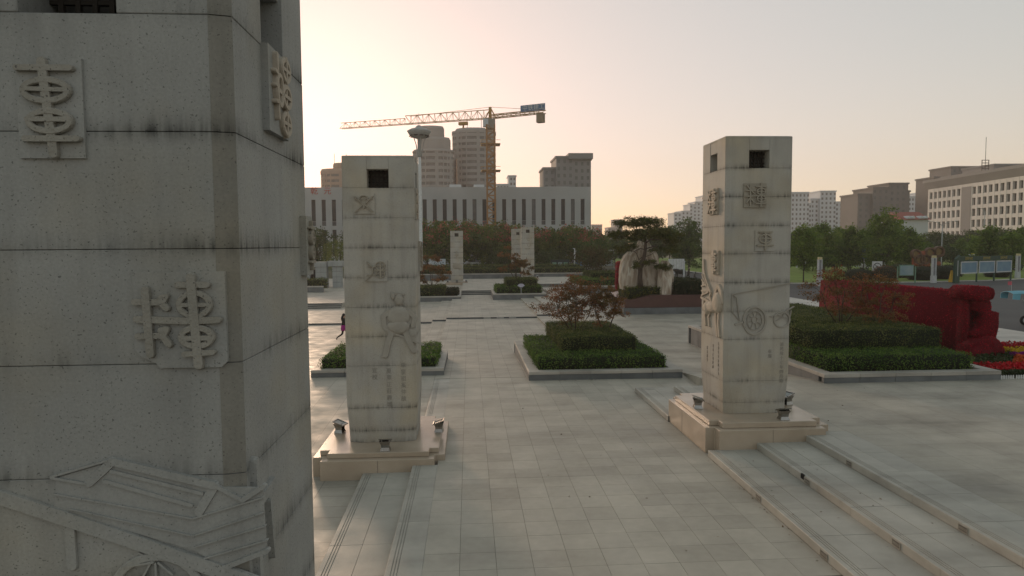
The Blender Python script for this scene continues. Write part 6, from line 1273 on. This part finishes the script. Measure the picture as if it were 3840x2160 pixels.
# ---- office with deep square windows, seen at an angle
A = Vector((across(2332,262),262,0)); Bp = Vector((across(2640,196),196,0)); dv = (Bp-A); Ln = dv.length; ang = math.atan2(dv.y,dv.x); zt = height(2332,478,262)
b = thing('office_building','pale office building with rows of deep square windows under a heavy eave','building',A,ang)
MB().box(0,Ln,0.8,22,0,zt).build('wall', M_white, b); MB().prism([(-1.5,zt+3.6),(-1.5,zt+2.6),(0.0,zt),(22,zt),(22,zt+3.6)],-2,Ln,lambda p,q,h:(h,p,q)).build('eave', M_grey, b)
M_pale2 = mat('pale_facade',(0.56,0.56,0.55),0.85,(0.48,0.48,0.475),0.1,coord='World')
nb = 22; bw = Ln/nb; rows = 5; fh = 3.9
for j in range(rows+1): MB().box(0,Ln,0,0.9,zt-0.9-j*fh-0.4,zt-j*fh).build('floor_beam', M_pale2, b)
for i in range(nb+1): MB().box(i*bw-0.55,i*bw+0.55,-0.05,0.9,0,zt-0.02).build('pier', M_pale2, b)
wn = MB().box(0.55,bw-0.55,0.5,0.6,0,2.6).mesh('window'); wn.materials.append(M_win)
for i in range(nb):
    for j in range(rows): obj('window', wn, None, b, (i*bw,0.19,zt-1.3-(j+1)*fh+1.3))
MB().box(7.1*bw,9*bw,-0.12,0.3,0,zt-1.0).build('glazed_strip', M_grey, b)
b2 = thing('lattice_mast','slim lattice aerial mast on the office roof','mast',(across(2470,262),262,height(2470,455,262)-1)); m = MB()
for k in range(9): m.box(-1.6,1.6,-0.1,0.1,k*1.1,k*1.1+0.25)
m.tube([(0,0,0),(0,0,18)],0.12,4); m.box(-1.5,-1.3,-0.1,0.1,0,9); m.box(1.3,1.5,-0.1,0.1,0,9); m.build('frame', M_black, b2)
b = thing('red_roof_house','low house with a red roof and small arched dormers behind the tree belt','house',(across(2300,225),225,0)); w = 225*70/1717/2; z = height(2300,551,225)
MB().box(-w,w,0,12,0,z).build('wall', M_white, b); M_rr = mat('red_tiles',(0.30,0.08,0.065),0.8)
MB().prism([(-1,z-0.3),(13,z-0.3),(6,z+2.6)],-w-0.6,w+0.6,lambda p,q,h:(h,p,q)).build('roof', M_rr, b)
for xx in (-2.9,-1.4,1.6,3.1): MB().prism([(-0.55,0),(0.55,0),(0.4,0.6),(0,0.9),(-0.4,0.6)],-1.2,2.0,lambda p,q,h,xx=xx:(xx+p,h,z+0.1+q)).build('dormer', M_white, b)

# ---- tower crane
M_cy = mat('crane_yellow', (0.46,0.26,0.055), 0.6, (0.36,0.20,0.05), 2)
M_cb = mat('crane_sign_blue', (0.10,0.20,0.36), 0.5)
Yc = 186.0; xm = across(1237,Yc); zj = height(1237,290,Yc)
cr = thing('tower_crane','yellow tower crane with a long lattice jib and blue counterweight sign','crane',(xm,Yc,0))
def lattice(mb, p, q, w, h, n, r, tri=False):
    """lattice beam from p to q: chords, posts and diagonals"""
    p, q = Vector(p), Vector(q); d = (q-p); u = d.normalized(); s = u.cross(Vector((0,0,1))); s = s.normalized() if s.length > .01 else Vector((1,0,0)); v = s.cross(u)
    ch = [s*w/2, -s*w/2] + ([v*h] if tri else [s*w/2+v*h, -s*w/2+v*h])
    for c in ch: mb.tube([p+c,q+c],r,4)
    for i in range(n):
        a, b = p+d*(i/n), p+d*((i+1)/n)
        prs = ((0,2),(1,2)) if tri else ((0,2),(1,3),(0,1),(2,3))
        for (k,l) in prs:
            k2, l2 = (k,l) if i%2 else (l,k)
            mb.tube([a+ch[k2],b+ch[l2]],r*0.55,3); mb.tube([a+ch[k],a+ch[l]],r*0.55,3)
ms = MB(); lattice(ms,(0,-1.0,0),(0,-1.0,zj-3.5),2.1,2.1,24,0.20); ms.build('mast', mat('mast_orange',(0.34,0.17,0.055),0.7,(0.26,0.13,0.045),2), cr)
for zz in (zj-15.5,zj-8.5): MB().box(-2.6,2.6,-2.4,2.4,zz,zz+0.18).box(-2.6,2.6,-2.4,-2.3,zz+1.0,zz+1.1).box(-2.6,-2.5,-2.4,2.4,zz+1.0,zz+1.1).build('mast_platform', M_cy, cr)
MB().box(-1.3,1.3,-1.3,1.3,zj-4.2,zj-1.6).build('slewing_unit', mat('crane_grey',(0.30,0.27,0.22),0.6), cr); MB().box(-2.0,-0.6,-2.6,-1.3,zj-4.0,zj-1.9).build('cab', M_white, cr)
tipx = across(866,203)-xm; tipv = Vector((tipx,17.0,0)); cjx = across(1372,178)-xm; cjv = Vector((cjx,-8.0,0))
J0 = Vector((0,0,zj-1.4)); tip = J0+tipv*1.0; dirj = tipv.normalized(); back = J0+cjv
j = MB(); half = J0.lerp(tip,0.55); lattice(j,J0,half,1.5,2.3,14,0.11,True); lattice(j,half,tip,1.3,1.6,13,0.09,True); j.build('jib', M_cy, cr)
MB().tube([J0+Vector((0,0,0)),J0+Vector((0,0,3.0))],0.4,4).tube([J0+Vector((-1.3,0,0)),J0+Vector((0.3,0,3.0))],0.16,4).tube([J0+Vector((1.6,0,0)),J0+Vector((0,0,3.0))],0.16,4).build('tower_head', M_cy, cr)
MB().tube([J0+Vector((0,0,3.0)),J0.lerp(tip,0.52)+Vector((0,0,2.0))],0.06,3).tube([J0+Vector((0,0,3.0)),J0.lerp(back,0.62)+Vector((0,0,1.6))],0.06,3).build('stay_rod', M_cy, cr)
cbm = MB(); lattice(cbm,J0,back,1.6,0.8,8,0.12); cbm.build('counter_jib', M_cy, cr)
rzc = math.atan2(cjv.y,cjv.x)
sg = MB().box(-3.6,3.4,-0.9,-0.8,0.6,2.3).build('counterweight_sign', M_cb, cr, J0.lerp(back,0.82), (0,0,rzc))
for i,chh in enumerate('中铁建工'): text_mesh(chh, 1.55, 0.03, M_white, 'sign_character', sg, (-2.3+i*1.6,-0.94,1.45), (R(90),0,0))
MB().box(-0.9,0.9,-0.8,0.8,-2.4,0).build('counterweight', mat('counterweight_concrete',(0.28,0.22,0.15),0.8), cr, J0.lerp(back,0.93), (0,0,rzc))
MB().box(-1.2,1.2,-0.6,0.6,-1.3,-0.5).tube([(0,0,-1.3),(0,0,-2.2)],0.25,5).build('trolley', M_cy, cr, J0.lerp(tip,0.17), (0,0,math.atan2(tipv.y,tipv.x)))

# ---- flying-saucer high-mast lamp
Yl = 112.0; xl = across(1060,Yl); zl_ = height(1054,352,Yl)
L = thing('high_mast_lamp','tall white mast lamp with a flying-saucer head beside the striding man pillar','street lamp',(xl,Yl,0.0))
M_lampw = mat('lamp_white_paint',(0.62,0.64,0.64),0.45); M_ufo = mat('saucer_metal',(0.36,0.37,0.36),0.5)
MB().lathe([(0.42,0),(0.40,0.6),(0.30,0.7),(0.28,zl_-6),(0.24,zl_-3.0)],n=12).build('pole', M_lampw, L, smooth=True)
MB().lathe([(0.25,-3.0),(0.30,-2.4),(0.30,-0.2),(0.5,0.1)],z=zl_,n=20).build('neck', M_ufo, L, smooth=True)
sau = MB().lathe([(0.5,-0.05),(1.0,0.10),(1.55,0.50),(1.97,1.05),(1.95,1.15),(1.3,1.50),(0.6,1.68),(0.52,1.85),(0.3,2.05),(0.05,2.12)],z=zl_,n=28).build('saucer', M_ufo, L, smooth=True)
for k in range(10):
    a = 2*math.pi*k/10; MB().cbox(0,0,0,0.62,0.08,0.40).build('lamp_panel', M_black, sau, (1.45*math.cos(a),1.45*math.sin(a),zl_+0.40), (R(-52),0,a+math.pi/2))
    if k%2 == 0: MB().tube([(0.3*math.cos(a),0.3*math.sin(a),zl_-2.9),(0.62*math.cos(a),0.62*math.sin(a),zl_-1.0),(1.05*math.cos(a),1.05*math.sin(a),zl_+0.1)],0.06,4).build('bracket', M_ufo, L)
MB().tube([(0,0,zl_+2.1),(0,0,zl_+4.0)],0.03,4).build('lightning_rod', M_ufo, L)

# ---- evening haze
hz = MB().box(-900,900,-60,1000,-4.0,120).build('haze', None); hz['kind'] = 'stuff'
hm = bpy.data.materials.new('haze'); hm.use_nodes = True; q = hm.node_tree; q.nodes.clear(); o_ = q.nodes.new('ShaderNodeOutputMaterial'); pv = q.nodes.new('ShaderNodeVolumePrincipled')
pv.inputs['Color'].default_value = (0.96,0.88,0.84,1); pv.inputs['Density'].default_value = 0.00040; pv.inputs['Anisotropy'].default_value = 0.35
q.links.new(pv.outputs[0], o_.inputs['Volume']); hz.data.materials.append(hm)
